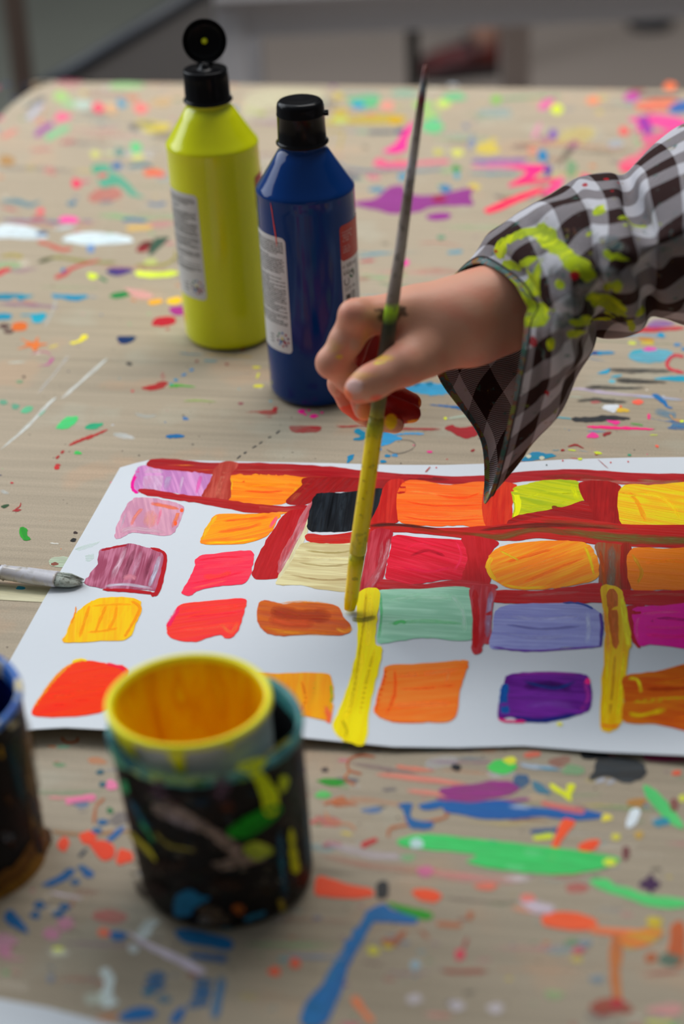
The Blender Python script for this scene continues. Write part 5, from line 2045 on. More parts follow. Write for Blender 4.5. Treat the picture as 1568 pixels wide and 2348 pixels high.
# ------------------------------------------------------------------ things behind the table
m_grey = simple('light_grey_paint', (0.62, 0.62, 0.65), 0.5, noise_amt=0.05)
m_dkgrey = simple('dark_grey_metal', (0.085, 0.085, 0.08), 0.5)
m_panel = simple('dark_grey_board', (0.19, 0.182, 0.178), 0.7, noise_amt=0.15)
m_edge = simple('black_trim', (0.016, 0.020, 0.028), 0.5)
Y2 = 2.75
a = Q(490, 100, Y2)
b = Q(566, 100, Y2)
ztop = Q(520, 0, Y2)[2]
zb = Q(1000, 68, Y2)[2]
root = empty('table', (a[0], Y2, FLOOR), 'light grey table standing on the floor behind the painted table', 'table')
x0, x1 = 0.0, b[0] - a[0]
zt = -0.105 - FLOOR
zr = zb - FLOOR
W2 = 1.5
v, f = box_geo(x0 - 0.01, W2 + 0.01, -0.03, 0.72, zt, zt + 0.02)
bevel(link('tabletop', mesh('tabletop', v, f, False), root, m_grey), 0.003)
v, f = box_geo(x0 + 0.003, W2 - 0.003, 0.0, 0.02, zr, zt - 0.0005)
bevel(link('apron', mesh('apron', v, f, False), root, m_grey), 0.001)
for lx0, ly0 in ((0, -0.004), (W2 - (x1), -0.004), (0.0, 0.63), (W2 - x1, 0.63)):
    v, f = box_geo(lx0, lx0 + x1, ly0, ly0 + x1, 0, zt - 0.0005)
    bevel(link('leg', mesh('leg', v, f, False), root, m_grey), 0.004)

def post(name, label, cat, xa, xb, Y, ztop_, mat, py=120, depth=None):
    a, b = Q(xa, py, Y), Q(xb, py, Y)
    w = b[0] - a[0]
    v, f = box_geo(-w / 2, w / 2, -(depth or w) / 2, (depth or w) / 2, 0, ztop_ - FLOOR)
    o = link(name, mesh(name, v, f, False), None, mat)
    o.location = ((a[0] + b[0]) / 2, Y, FLOOR)
    bevel(o, min(0.004, w / 6))
    return tag(o, label, cat)


post('metal_post', 'thin dark grey post under the light grey table, left of the foot', 'post', 932, 962, 3.05, -0.13, m_dkgrey)
m_pale = simple('pale_painted_wood', (0.62, 0.55, 0.52), 0.6, noise_amt=0.05)
post('wooden_post', 'pale post under the light grey table, right of the foot', 'post', 1146, 1212, 3.15, -0.13, m_pale)
m_brownpost = simple('dull_brown_wood', (0.085, 0.058, 0.045), 0.6, noise_amt=0.2)
post('wooden_post', 'dull brown post at the far left behind the table', 'post', 18, 64, 3.0, 0.55, m_brownpost, py=80)

# slanted board with a black edge
Yb = 2.62
pp = [Q(452, -6, Yb), Q(560, -66, Yb), Q(560, 330, Yb), Q(60, 330, Yb), Q(60, 232, Yb), Q(186, 164, Yb)]
O2 = Vector(pp[3])
root = empty('board', (float(O2.x), Yb, FLOOR), 'dark grey slanted board with a black upper edge behind the table', 'board')
O2 = Vector(root.location)
low_r = Vector((pp[2][0], Yb, FLOOR + 0.001))
low_l = Vector((pp[3][0], Yb, FLOOR + 0.001))
prof_ = [Vector(pp[4]), Vector(pp[5]), Vector(pp[0]), Vector((float(Q(486, -20, Yb)[0]), Yb, float(Q(486, -22, Yb)[2]))), Vector((float(Q(486, -20, Yb)[0]), Yb, FLOOR + .001)), low_l]
v = [p - O2 for p in prof_] + [p - O2 + Vector((0, 0.018, 0)) for p in prof_]
n = len(prof_)
f = [tuple(range(n - 1, -1, -1)), tuple(range(n, 2 * n))] + [(i, (i + 1) % n, n + (i + 1) % n, n + i) for i in range(n)]
link('panel', mesh('panel', v, f, False), root, m_panel)
v, f = tube_geo([prof_[0] - O2 + Vector((0, 0.009, 0.004)), prof_[1] - O2 + Vector((0, 0.009, 0.004)), prof_[3] - O2 + Vector((0, 0.009, 0.004))], 0.0125, 16)
link('edge_trim', mesh('edge_trim', v, f), root, m_edge)

# grey green mat on the floor at the left
m_mat = simple('grey_green_mat', (0.24, 0.25, 0.21), 0.9, noise_amt=0.3, noise_scale=3, bump=0.001)
v, f = box_geo(-2.0, float(Q(500, 60, 4.2)[0]), 3.4, 6.5, FLOOR, FLOOR + 0.008)
o = link('floor_mat', mesh('floor_mat', v, f, False), None, m_mat)
tag(o, 'grey-green mat lying on the floor at the far left', 'mat')
# small black thing on the floor at the far right
g = P(1490, 62, FLOOR)
v, f = lathe_geo([(0, 0), (0.05, 0), (0.055, 0.01), (0.05, 0.04), (0.03, 0.052), (0, 0.055)], 32)
o = link('castor', mesh('castor', v, f), None, m_edge)
o.location = (g[0], g[1], FLOOR)
tag(o, 'small round black blob on the floor under the light grey table', 'castor')

# ------------------------------------------------------------------ the far child: lower legs and shoes
m_legskin = simple('far_skin', (0.40, 0.22, 0.16), 0.6, noise_amt=0.1)
m_shoe = ramp_noise('dark_red_shoe', [(0.05, 0.004, 0.006), (0.09, 0.006, 0.010), (0.14, 0.02, 0.01), (0.03, 0.004, 0.01)], 14, rough=0.5)
m_sole = simple('dark_sole', (0.02, 0.02, 0.022), 0.7)
m_trou = simple('dark_trousers', (0.02, 0.022, 0.03), 0.9)


def leg(px, py, rz, root, first):
    g = P(px, py, FLOOR)
    O3 = Vector((g[0], g[1], FLOOR)) - Vector(root.location)
    ang = rz
    def R3(p):
        x, y = rot2(p[0], p[1], ang)
        return Vector((x, y, p[2])) + O3
    v, f = tube_geo([R3(p) for p in ((0, 0, 0.05), (0, 0, 0.10), (0, 0.005, 0.18), (0, 0.01, 0.27), (0, 0.01, 0.34), (0, -0.01, 0.40))], [0.036, 0.030, 0.036, 0.046, 0.048, 0.05], 28)
    leg_part = link('shin', mesh('shin', v, f), root, m_legskin)
    secs = [(-0.045, 0.020, 0.040), (-0.035, 0.034, 0.075), (0.0, 0.038, 0.085), (0.04, 0.040, 0.062), (0.09, 0.046, 0.050), (0.13, 0.040, 0.040), (0.152, 0.024, 0.028), (0.158, 0.008, 0.02)]
    V, Fc = [], []
    n = 24
    for x, w, h in secs:
        for i in range(n):
            t = 2 * math.pi * i / n
            yy, zz_ = w * math.cos(t), 0.014 + h * 0.5 + h * 0.5 * math.sin(t)
            V.append(R3((-x, yy, zz_)))
    for k in range(len(secs) - 1):
        for i in range(n):
            a, b = k * n + i, k * n + (i + 1) % n
            Fc.append((a, b, b + n, a + n))
    Fc += [tuple(range(n)), tuple(range(len(V) - n, len(V)))]
    sh = link('shoe', mesh('shoe', V, Fc), root, m_shoe)
    V, Fc = [], []
    for z in (0.0, 0.018):
        for x, w, h in secs:
            V.append(R3((-x, w, z)))
        for x, w, h in reversed(secs):
            V.append(R3((-x, -w, z)))
    n = len(secs) * 2
    Fc = [tuple(range(n - 1, -1, -1)), tuple(range(n, 2 * n))] + [(i, (i + 1) % n, n + (i + 1) % n, n + i) for i in range(n)]
    s = link('sole', mesh('sole', V, Fc), sh, m_sole)
    v, f = tube_geo([R3(p) for p in ((-0.03, 0.042, 0.05), (-0.035, 0.03, 0.075), (-0.04, 0, 0.085), (-0.035, -0.03, 0.075), (-0.03, -0.042, 0.05))], 0.008, 12)
    link('strap', mesh('strap', v, f), sh, m_sole)


g = P(1088, 150, FLOOR)
proot = empty('person', (g[0], g[1], FLOOR), 'lower leg and dark red shoe of a person standing behind the table', 'person')
leg(1112, 170, 0.12, proot, True)

# ------------------------------------------------------------------ brush held in the hand
tipw = P(801, 1400, 0.0026)
topw = Q(977, 150, tipw[1] + 0.035)


def BL(py):
    """point on the brush axis at photo row py"""
    lo, hi = 0.0, 1.0
    for _ in range(30):
        m = (lo + hi) / 2
        if to_px(tipw + (topw - tipw) * m)[1] > py:
            lo = m
        else:
            hi = m
    return tipw + (topw - tipw) * lo


def brush_r(px_w, p):
    w = (p - CAM) @ FW
    return px_w / F_PX * w / 2


root = empty('paintbrush', tuple(map(float, tipw)), 'long paintbrush held in the hand, its lower end coated in yellow paint', 'paintbrush')
OB = np.array(root.location)


def brush_part(name, rows, mat, n=40):
    pts = [BL(y) if y < 1402 else tipw - np.array((0, 0, 0.0)) for y, w in rows]
    # drop coincident points
    P2, R2 = [], []
    for (y, w), p in zip(rows, pts):
        P2.append(p - OB)
        R2.append(brush_r(w, p))
    v, f = tube_geo(P2, R2, n)
    out = []
    for q in v:
        k = noise.noise(Vector(q) * 220) * 0.00035 + noise.noise(Vector(q) * 700) * 0.00012
        out.append(Vector(q) + Vector((k, k * 0.6, 0)))
    return link(name, mesh(name, out, f), root, mat)


def brush_mat(name, stops, rough, streak, dark):
    """colour changes along the brush at the places where the coats of paint end"""
    m, nt, b = new_mat(name)
    L = nt.links
    tc = N(nt, 'ShaderNodeTexCoord')
    nz = N(nt, 'ShaderNodeTexNoise', i_Scale=260.0, i_Detail=3.0)
    L.new(tc.outputs['Object'], nz.inputs['Vector'])
    n2 = N(nt, 'ShaderNodeTexNoise', i_Scale=90.0, i_Detail=3.0)
    L.new(tc.outputs['Object'], n2.inputs['Vector'])
    sx = N(nt, 'ShaderNodeSeparateXYZ')
    L.new(tc.outputs['Object'], sx.inputs[0])
    ma = N(nt, 'ShaderNodeMath', operation='MULTIPLY_ADD')
    ma.inputs[1].default_value = streak
    L.new(n2.outputs['Fac'], ma.inputs[0])
    L.new(sx.outputs['Z'], ma.inputs[2])
    sb = N(nt, 'ShaderNodeMath', operation='SUBTRACT')
    sb.inputs[1].default_value = streak * 0.5
    L.new(ma.outputs[0], sb.inputs[0])
    mr = N(nt, 'ShaderNodeMapRange')
    mr.inputs[2].default_value = 0.34
    L.new(sb.outputs[0], mr.inputs[0])
    cr = N(nt, 'ShaderNodeValToRGB')
    el = cr.color_ramp.elements
    for i, (z, c) in enumerate(stops):
        e = el[i] if i < 2 else el.new(0.5)
        e.position = z / 0.34
        e.color = (*c, 1)
    # positions have to be set in rising order once all exist
    for i, (z, c) in enumerate(stops):
        el[i].position = z / 0.34
        el[i].color = (*c, 1)
    L.new(mr.outputs[0], cr.inputs[0])
    g = N(nt, 'ShaderNodeMapRange')
    g.inputs[1].default_value = 0.56
    g.inputs[2].default_value = 0.66
    g.inputs[4].default_value = 0.55
    L.new(nz.outputs['Fac'], g.inputs[0])
    mx = N(nt, 'ShaderNodeMix', data_type='RGBA')
    mx.inputs[7].default_value = (*dark, 1)
    L.new(g.outputs[0], mx.inputs[0])
    L.new(cr.outputs[0], mx.inputs[6])
    L.new(mx.outputs[2], b.inputs['Base Color'])
    b.inputs['Roughness'].default_value = rough
    bp = N(nt, 'ShaderNodeBump', i_Strength=0.5, i_Distance=0.0006)
    L.new(nz.outputs['Fac'], bp.inputs['Height'])
    L.new(bp.outputs[0], b.inputs['Normal'])
    return m


KB = 0.6
zof = lambda y: float(BL(y)[2] - OB[2])
YEL, YEL2, OLV = lin('dcc400', KB), lin('b8ac08', KB), lin('5c5c28', KB)
GR, GR2, DK = lin('786a60', KB), lin('a09690', KB), lin('463c34', KB)
st = [(0.0, lin('e0c800', KB)), (zof(1250), YEL2), (zof(1100), YEL), (zof(985), YEL2), (zof(930), OLV), (zof(800), DK), (zof(735), lin('283020', KB)), (zof(700), lin('9cc820', KB)), (zof(688), GR),
      (zof(560), GR2), (zof(450), GR), (zof(380), lin('a8a4a8', KB)), (zof(350), GR2), (zof(250), lin('6c5c50', KB)), (zof(225), lin('6a1820', KB)), (zof(200), lin('708088', KB)), (zof(160), lin('7a3a30', KB))]
m_bh = brush_mat('paint_smeared_brush', st, 0.35, 0.006, lin('4a4430', KB))
m_by = brush_mat('yellow_coated_brush', [(0.0, lin('e4cc00', KB)), (0.02, lin('d8bc00', KB)), (zof(1260), lin('a8a008', KB)), (zof(1200), lin('d0bc08', KB)), (0.10, YEL), (zof(985), lin('a0a010', KB)), (zof(935), OLV)], 0.28, 0.006, lin('6c7010', KB))
brush_part('bristles', [(1402, 12), (1397, 24), (1390, 28), (1375, 31), (1340, 33), (1300, 35), (1268, 36)], m_by)
brush_part('ferrule', [(1270, 35), (1266, 38), (1200, 39), (1100, 38), (1000, 38), (985, 40), (978, 37), (955, 35)], m_by)
brush_part('handle', [(957, 33), (950, 34), (900, 35), (850, 36), (780, 35), (700, 32), (600, 27), (500, 25), (400, 22), (300, 19), (220, 17), (170, 14), (152, 10), (142, 5)], m_bh)

# ------------------------------------------------------------------ the hand and forearm, one continuous surface
BY = lambda py: float(BL(py)[1])
Yh = BY(800)


def J(px, py, dy, r_px):
    p = Q(px, py, Yh + dy)
    return p, r_px / F_PX * ((p - CAM) @ FW)


def smin(a, b, k):
    h = np.clip(0.5 + 0.5 * (b - a) / k, 0, 1)
    return b + (a - b) * h - k * h * (1 - h)


X0, X1 = Q(700, 800, Yh)[0], Q(1560, 600, Yh + .1)[0]
corner_lo = np.array((X0, Yh - 0.055, Q(800, 1030, Yh)[2] - 0.005))
corner_hi = np.array((X1, Yh + 0.125, Q(1500, 470, Yh + 0.1)[2] + 0.01))
H = 0.00125
dims = np.ceil((corner_hi - corner_lo) / H).astype(int) + 1
gx = corner_lo[0] + H * np.arange(dims[0])
gy = corner_lo[1] + H * np.arange(dims[1])
gz = corner_lo[2] + H * np.arange(dims[2])


def capsule(chain, k, box=None):
    """chain of (point, radius) joined into one tapering limb, evaluated on the grid"""
    D = np.full(dims, 0.05, np.float32)
    pts = np.array([c[0] for c in chain])
    rm = max(c[1] for c in chain) + 0.014
    lo = np.maximum(((pts.min(0) - rm - corner_lo) / H).astype(int), 0)
    hi = np.minimum(((pts.max(0) + rm - corner_lo) / H).astype(int) + 1, dims)
    X, Y, Z = np.meshgrid(gx[lo[0]:hi[0]], gy[lo[1]:hi[1]], gz[lo[2]:hi[2]], indexing='ij')
    G = np.stack((X, Y, Z), -1).astype(np.float32)
    acc = None
    for (a, ra), (b, rb) in zip(chain[:-1], chain[1:]):
        ab = (b - a).astype(np.float32)
        t = np.clip(((G - a.astype(np.float32)) @ ab) / float(ab @ ab), 0, 1)
        d = np.linalg.norm(G - a.astype(np.float32) - t[..., None] * ab, axis=-1) - (ra + t * (rb - ra))
        acc = d if acc is None else smin(acc, d, k)
    D[lo[0]:hi[0], lo[1]:hi[1], lo[2]:hi[2]] = acc
    return D


MM = 0.001
# wrist and forearm run into the sleeve
fore = capsule([J(1010, 752, .030, 72), J(1090, 735, .032, 82), J(1170, 700, .037, 92), J(1260, 672, .042, 100), J(1400, 625, .054, 112), J(1540, 590, .066, 120)], 0.01)
# palm: four metacarpals
mc1 = capsule([J(1070, 716, .024, 62), J(940, 718, .019, 45), J(822, 728, .016, 41)], 0.006)
mc2 = capsule([J(1070, 722, .036, 66), J(940, 716, .034, 48), J(835, 720, .034, 40)], 0.006)
mc3 = capsule([J(1080, 740, .048, 60), J(950, 738, .048, 46), J(850, 740, .050, 38)], 0.006)
mc4 = capsule([J(1080, 760, .056, 52), J(960, 765, .060, 42), J(870, 765, .062, 34)], 0.006)
thenar = capsule([J(1060, 765, .018, 66), J(985, 800, .010, 48), J(935, 832, -.002, 44)], 0.008)
palm = mc1
for m_ in (mc2, mc3, mc4):
    palm = smin(palm, m_, 0.012)
palm = smin(palm, fore, 0.022)
palm = smin(palm, thenar, 0.014)
del mc1, mc2, mc3, mc4, thenar, fore
# thumb across the front of the brush
thumb = capsule([J(975, 815, .004, 46), J(918, 841, -.009, 43), J(870, 867, -.0165, 37.5), J(846, 880, -.0175, 36.5), J(821, 893, -.0165, 33)], 0.005)
index = capsule([J(824, 730, .014, 40), J(794, 780, .010, 36), J(763, 832, .007, 34)], 0.005)
index2 = capsule([J(763, 832, .007, 33.5), J(800, 868, .009, 30), J(822, 894, .011, 28)], 0.005)
index3 = capsule([J(822, 892, .011, 27), J(832, 922, .009, 24.5), J(834, 943, .008, 22)], 0.004)
middle = capsule([J(838, 728, .033, 37), J(800, 810, .030, 33), J(783, 878, .026, 30)], 0.005)
middle2 = capsule([J(783, 880, .026, 30), J(806, 918, .026, 28), J(838, 944, .025, 26), J(870, 960, .022, 24), J(906, 973, .018, 21.5)], 0.006)
ring = capsule([J(858, 745, .050, 36), J(826, 830, .048, 33), J(820, 900, .044, 30), J(866, 930, .040, 28), J(905, 942, .034, 26), J(943, 948, .030, 23)], 0.006)
pinky = capsule([J(880, 765, .062, 32), J(862, 840, .062, 28), J(858, 890, .058, 27), J(905, 912, .050, 25), J(944, 923, .046, 23)], 0.006)
D = smin(palm, thumb, 0.007)
D = smin(D, smin(index, index2, 0.0022), 0.006)
D = smin(D, index3, 0.002)
D = smin(D, smin(middle, middle2, 0.004), 0.0025)
D = smin(D, ring, 0.0022)
D = smin(D, pinky, 0.0022)
# knuckle bumps
for px, py, dy, r in ((810, 722, .008, 36), (757, 832, .005, 31)):
    c, r = J(px, py, dy, r)
    D = smin(D, capsule([(c, r), (c + np.array((0.001, 0, 0)), r)], 0.004), 0.005)
del palm, thumb, index, index2, index3, middle, middle2, ring, pinky


def surface_nets(D):
    s = D < 0
    nx, ny, nz = D.shape
    cnt = np.zeros((nx - 1, ny - 1, nz - 1), np.int8)
    for i in (0, 1):
        for j in (0, 1):
            for k in (0, 1):
                cnt += s[i:nx - 1 + i, j:ny - 1 + j, k:nz - 1 + k]
    act = (cnt > 0) & (cnt < 8)
    idx = -np.ones(act.shape, np.int64)
    cells = np.argwhere(act)
    idx[act] = np.arange(len(cells))
    acc = np.zeros((len(cells), 3))
    n = np.zeros(len(cells))
    c = cells
    for ax in range(3):
        for o1 in (0, 1):
            for o2 in (0, 1):
                off = [0, 0, 0]
                o = [a for a in range(3) if a != ax]
                off[o[0]], off[o[1]] = o1, o2
                a = c + off
                e = np.zeros(3, int)
                e[ax] = 1
                b = a + e
                va, vb = D[a[:, 0], a[:, 1], a[:, 2]], D[b[:, 0], b[:, 1], b[:, 2]]
                m = (va < 0) != (vb < 0)
                t = np.where(m, va / np.where(m, va - vb, 1), 0)
                p = a + t[:, None] * e
                acc[m] += p[m]
                n[m] += 1
    V = acc / n[:, None]
    F = []
    for ax in range(3):
        o = [a for a in range(3) if a != ax]
        sl0, sl1 = [slice(None)] * 3, [slice(None)] * 3
        sl0[ax], sl1[ax] = slice(0, -1), slice(1, None)
        ch = s[tuple(sl0)] != s[tuple(sl1)]
        E = np.argwhere(ch)
        ok = (E[:, o[0]] > 0) & (E[:, o[1]] > 0) & (E[:, o[0]] < D.shape[o[0]] - 1) & (E[:, o[1]] < D.shape[o[1]] - 1)
        E = E[ok]
        d1, d2 = np.zeros(3, int), np.zeros(3, int)
        d1[o[0]], d2[o[1]] = 1, 1
        q = [idx[tuple((E - d1 - d2).T)], idx[tuple((E - d2).T)], idx[tuple(E.T)], idx[tuple((E - d1).T)]]
        q = np.stack(q, 1)
        inside = s[tuple(E.T)]
        flip = inside if ax != 1 else ~inside
        q[~flip] = q[~flip][:, ::-1]
        F.append(q)
    F = np.concatenate(F)
    F = F[(F >= 0).all(1)]
    return V, F


Vh, Fh = surface_nets(D.astype(np.float64))
Vh = corner_lo + Vh * H
# two rounds of light smoothing
E = np.concatenate([Fh[:, [0, 1]], Fh[:, [1, 2]], Fh[:, [2, 3]], Fh[:, [3, 0]]])
for it in range(3):
    s_ = np.zeros_like(Vh)
    c_ = np.zeros(len(Vh))
    np.add.at(s_, E[:, 0], Vh[E[:, 1]])
    np.add.at(s_, E[:, 1], Vh[E[:, 0]])
    np.add.at(c_, E[:, 0], 1)
    np.add.at(c_, E[:, 1], 1)
    Vh = Vh * 0.5 + 0.5 * s_ / c_[:, None]
nrm = np.zeros_like(Vh)
fn = np.cross(Vh[Fh[:, 2]] - Vh[Fh[:, 0]], Vh[Fh[:, 3]] - Vh[Fh[:, 1]])
for k in range(4):
    np.add.at(nrm, Fh[:, k], fn)
nrm /= np.linalg.norm(nrm, axis=1)[:, None] + 1e-12
if np.mean(np.sum(nrm * (Vh - Vh.mean(0)), 1)) < 0:
    Fh = Fh[:, ::-1]
    nrm = -nrm
# paint and skin tones on the hand
w_ = (Vh - CAM) @ FW
PX = 784 + F_PX * ((Vh - CAM) @ RT) / w_
PY = 1174 - F_PX * ((Vh - CAM) @ UP) / w_
depth = Vh[:, 1] - Yh
front = np.clip(-nrm[:, 1] * 1.5 + 0.3, 0, 1)
nz_ = np.array([noise.noise(Vector(p) * 90) for p in Vh])
nf_ = np.array([noise.noise(Vector(p) * 320) for p in Vh])
KS = 0.58
col = np.tile(np.array(lin('b4826c', KS)), (len(Vh), 1))
pinkc = np.array(lin('b8705c', KS))
col += (pinkc - col) * np.clip(nz_ * 0.9, 0, 0.5)[:, None]


def tint(c, px, py, rx, ry, amt, rag=0.5, dmin=-1, dmax=1, edge=0.18, useFront=False):
    global col
    c = np.array(lin(c, KS))
    d = np.sqrt(((PX - px) / rx) ** 2 + ((PY - py) / ry) ** 2) + rag * (nz_ + nf_ * 0.6)
    m = np.clip((1 - d) / edge, 0, 1) * amt * ((depth > dmin) & (depth < dmax))
    if useFront:
        m = m * front
    col += (c - col) * m[:, None]


tint('c07060', 800, 722, 40, 30, .35, edge=.8)
tint('b06850', 840, 700, 30, 22, .25, edge=.8)
tint('b05a48', 760, 850, 45, 25, .25, edge=.9)
tint('c89c50', 842, 770, 22, 40, .45, dmax=.03, edge=.8)
tint('a08c80', 812, 790, 16, 20, .5, edge=.6, dmax=.03)
tint('c8b020', 778, 818, 13, 7, .8, edge=.5, dmax=.02)
tint('c8a850', 772, 800, 26, 20, .35, edge=.8, dmax=.02)
# paint-red fingers and the hollow of the hand
tint('7c0c04', 905, 950, 80, 62, 1, .10, dmin=.016)
tint('7c0c04', 850, 812, 42, 60, 1, .12, dmin=.018, edge=.3)
tint('8a1408', 845, 850, 34, 40, .9, .15, dmin=.010, dmax=.04)
tint('a83414', 800, 915, 46, 30, .6, .5, dmin=.004, edge=.5)
tint('c03818', 800, 950, 40, 22, .9, .3, dmin=.006)
tint('d07040', 838, 945, 18, 26, .7, .3, dmax=.02)
tint('d8b010', 896, 966, 16, 20, 1, .15, dmin=.002, dmax=.022)
tint('d09018', 955, 968, 26, 7, .8, .3, dmin=.01)
tint('c88020', 968, 920, 8, 14, .7, .3, dmin=.01)
# thumb
tint('c8a030', 880, 822, 36, 9, .8, .6, dmax=.002, edge=.5)
tint('c8b818', 865, 832, 22, 6, .9, .6, dmax=.002, edge=.5)
tint('c09048', 830, 860, 40, 10, .6, .6, dmax=.002, edge=.6)
tint('e06028', 796, 905, 16, 26, .8, .4, dmax=.002, edge=.5)
tint('c85030', 825, 922, 46, 10, .6, .5, dmax=.002, edge=.7)
tint('d04028', 862, 912, 12, 8, .6, .5, dmax=.002, edge=.5)
tint('c06048', 930, 872, 70, 16, .35, .4, dmax=.01, edge=.9)
tint('a87860', 895, 860, 14, 8, .3, .4, dmax=.002, edge=.7)
# thumb nail plate, a touch raised
dn = np.sqrt(((PX - 814) / 21) ** 2 + ((PY - 886) / 17) ** 2)
mn = (dn < 1) & (depth < .0) & (nrm[:, 1] < 0.15)
mm = np.clip((1 - dn) / 0.15, 0, 1) * mn
Vh = Vh + nrm * (mm * 0.0008)[:, None]
ring_ = mn & (dn > 0.86)
col += (np.array(lin('c0a09c', KS)) - col) * (mm * 0.8)[:, None]
# dark paint stuck in the web of the hand
for px, py, rx, ry in ((870, 712, 16, 6), (886, 722, 34, 12), (912, 706, 12, 5)):
    tint('2c1c14', px, py, rx, ry, .8, .9, dmax=.02, edge=.3)


def skin_mat():
    m, nt, b = new_mat('skin')
    L = nt.links
    a = N(nt, 'ShaderNodeAttribute', attribute_name='skin')
    tc = N(nt, 'ShaderNodeTexCoord')
    n1 = N(nt, 'ShaderNodeTexNoise', i_Scale=900.0, i_Detail=3.0)
    L.new(tc.outputs['Object'], n1.inputs['Vector'])
    n2 = N(nt, 'ShaderNodeTexNoise', i_Scale=160.0, i_Detail=4.0)
    L.new(tc.outputs['Object'], n2.inputs['Vector'])
    ad = N(nt, 'ShaderNodeMath', operation='MULTIPLY_ADD')
    ad.inputs[1].default_value = 1.5
    L.new(n2.outputs['Fac'], ad.inputs[0])
    L.new(n1.outputs['Fac'], ad.inputs[2])
    bp = N(nt, 'ShaderNodeBump', i_Strength=0.35, i_Distance=0.0004)
    L.new(ad.outputs[0], bp.inputs['Height'])
    L.new(bp.outputs[0], b.inputs['Normal'])
    L.new(a.outputs['Color'], b.inputs['Base Color'])
    b.inputs['Roughness'].default_value = 0.5
    b.inputs['Specular IOR Level'].default_value = 0.35
    b.inputs['Subsurface Weight'].default_value = 0.25
    b.inputs['Subsurface Radius'].default_value = (1.0, 0.35, 0.2)
    b.inputs['Subsurface Scale'].default_value = 0.004
    return m


hp = Q(1150, 700, Yh + .03)
person = empty('person', tuple(map(float, hp)), 'right hand of a person in a paint-stained checked shirt sleeve, reaching in from the right', 'person')
OP = np.array(person.location)
me = bpy.data.meshes.new('hand')
me.from_pydata((Vh - OP).tolist(), [], Fh.tolist())
me.polygons.foreach_set('use_smooth', [True] * len(me.polygons))
at = me.attributes.new('skin', 'FLOAT_COLOR', 'POINT')
at.data.foreach_set('color', np.concatenate([np.clip(col, 0, 1), np.ones((len(col), 1))], 1).ravel())
me.update()
link('body', me, person, skin_mat())

# ------------------------------------------------------------------ the shirt sleeve with its loose open cuff
S = Yh
# each ring: far-top, top, near, near-low, bottom, far-low, far, far-up   (px, py, depth offset)
RG = [
 [(1012, 655, .066), (1098, 600, .042), (1192, 690, -.006), (1180, 880, -.008), (1118, 1156, .030), (1098, 1010, .058), (1000, 858, .070), (1012, 745, .078)],
 [(1040, 640, .072), (1112, 578, .046), (1212, 690, -.014), (1200, 880, -.012), (1140, 1128, .030), (1118, 1010, .060), (1030, 850, .074), (1040, 740, .082)],
 [(1080, 605, .078), (1138, 535, .050), (1232, 670, -.022), (1232, 870, -.016), (1182, 1070, .030), (1150, 980, .062), (1085, 840, .078), (1085, 720, .086)],
 [(1125, 560, .084), (1176, 492, .054), (1262, 650, -.030), (1266, 850, -.022), (1226, 1010, .030), (1188, 940, .064), (1140, 820, .082), (1130, 690, .088)],
 [(1170, 525, .088), (1222, 462, .058), (1296, 630, -.034), (1296, 820, -.026), (1272, 950, .030), (1232, 890, .066), (1190, 790, .084), (1180, 650, .090)],
 [(1225, 495, .090), (1268, 440, .060), (1328, 610, -.032), (1326, 770, -.026), (1306, 872, .028), (1270, 830, .066), (1240, 740, .084), (1230, 620, .092)],
 [(1270, 470, .092), (1305, 420, .064), (1352, 595, -.026), (1352, 720, -.018), (1340, 812, .026), (1310, 780, .066), (1285, 700, .086), (1275, 590, .094)],
 [(1300, 452, .094), (1330, 408, .066), (1372, 585, -.020), (1374, 680, -.010), (1362, 752, .028), (1340, 735, .068), (1315, 670, .086), (1305, 570, .094)],
 [(1335, 445, .096), (1362, 402, .068), (1404, 580, -.030), (1410, 690, -.016), (1400, 762, .026), (1370, 740, .070), (1350, 670, .090), (1340, 560, .098)],
 [(1375, 440, .100), (1402, 397, .072), (1440, 565, -.030), (1446, 690, -.016), (1440, 758, .026), (1412, 735, .072), (1390, 660, .094), (1380, 550, .102)],
 [(1415, 440, .104), (1432, 400, .076), (1466, 550, -.018), (1478, 660, -.004), (1484, 728, .032), (1450, 710, .074), (1430, 640, .096), (1420, 545, .106)],
 [(1450, 420, .108), (1462, 378, .080), (1504, 530, -.022), (1520, 650, -.008), (1524, 735, .034), (1490, 715, .080), (1470, 620, .102), (1455, 520, .112)],
 [(1500, 385, .114), (1512, 340, .088), (1560, 500, -.020), (1580, 640, -.006), (1585, 765, .038), (1545, 730, .086), (1520, 620, .110), (1505, 500, .118)],
 [(1560, 350, .122), (1578, 305, .096), (1640, 470, -.016), (1660, 620, .000), (1665, 760, .045), (1620, 730, .094), (1590, 600, .118), (1570, 470, .126)],
 [(1660, 300, .135), (1685, 250, .110), (1760, 420, -.006), (1780, 560, .010), (1785, 700, .060), (1740, 680, .110), (1700, 550, .135), (1670, 420, .140)],
 [(1800, 220, .160), (1830, 160, .130), (1920, 330, .010), (1950, 480, .030), (1955, 620, .080), (1900, 600, .130), (1850, 470, .160), (1810, 340, .165)],
]
ctrl = [[Q(x, y, S + d) for x, y, d in r] for r in RG]
NC, SUB = 8, 24
rings = []
for r in ctrl:
    rings.append(np.array(crom(r, True, SUB)))
NU = NC * SUB
LS = 12
full = []
for i in range(len(rings) - 1):
    p0, p1, p2, p3 = rings[max(i - 1, 0)], rings[i], rings[i + 1], rings[min(i + 2, len(rings) - 1)]
    for k in range(LS):
        t = k / LS
        full.append(0.5 * ((2 * p1) + (-p0 + p2) * t + (2 * p0 - 5 * p1 + 4 * p2 - p3) * t * t + (-p0 + 3 * p1 - 3 * p2 + p3) * t ** 3))
full.append(rings[-1])
Gd = np.array(full)          # (NV, NU, 3)
NV = Gd.shape[0]
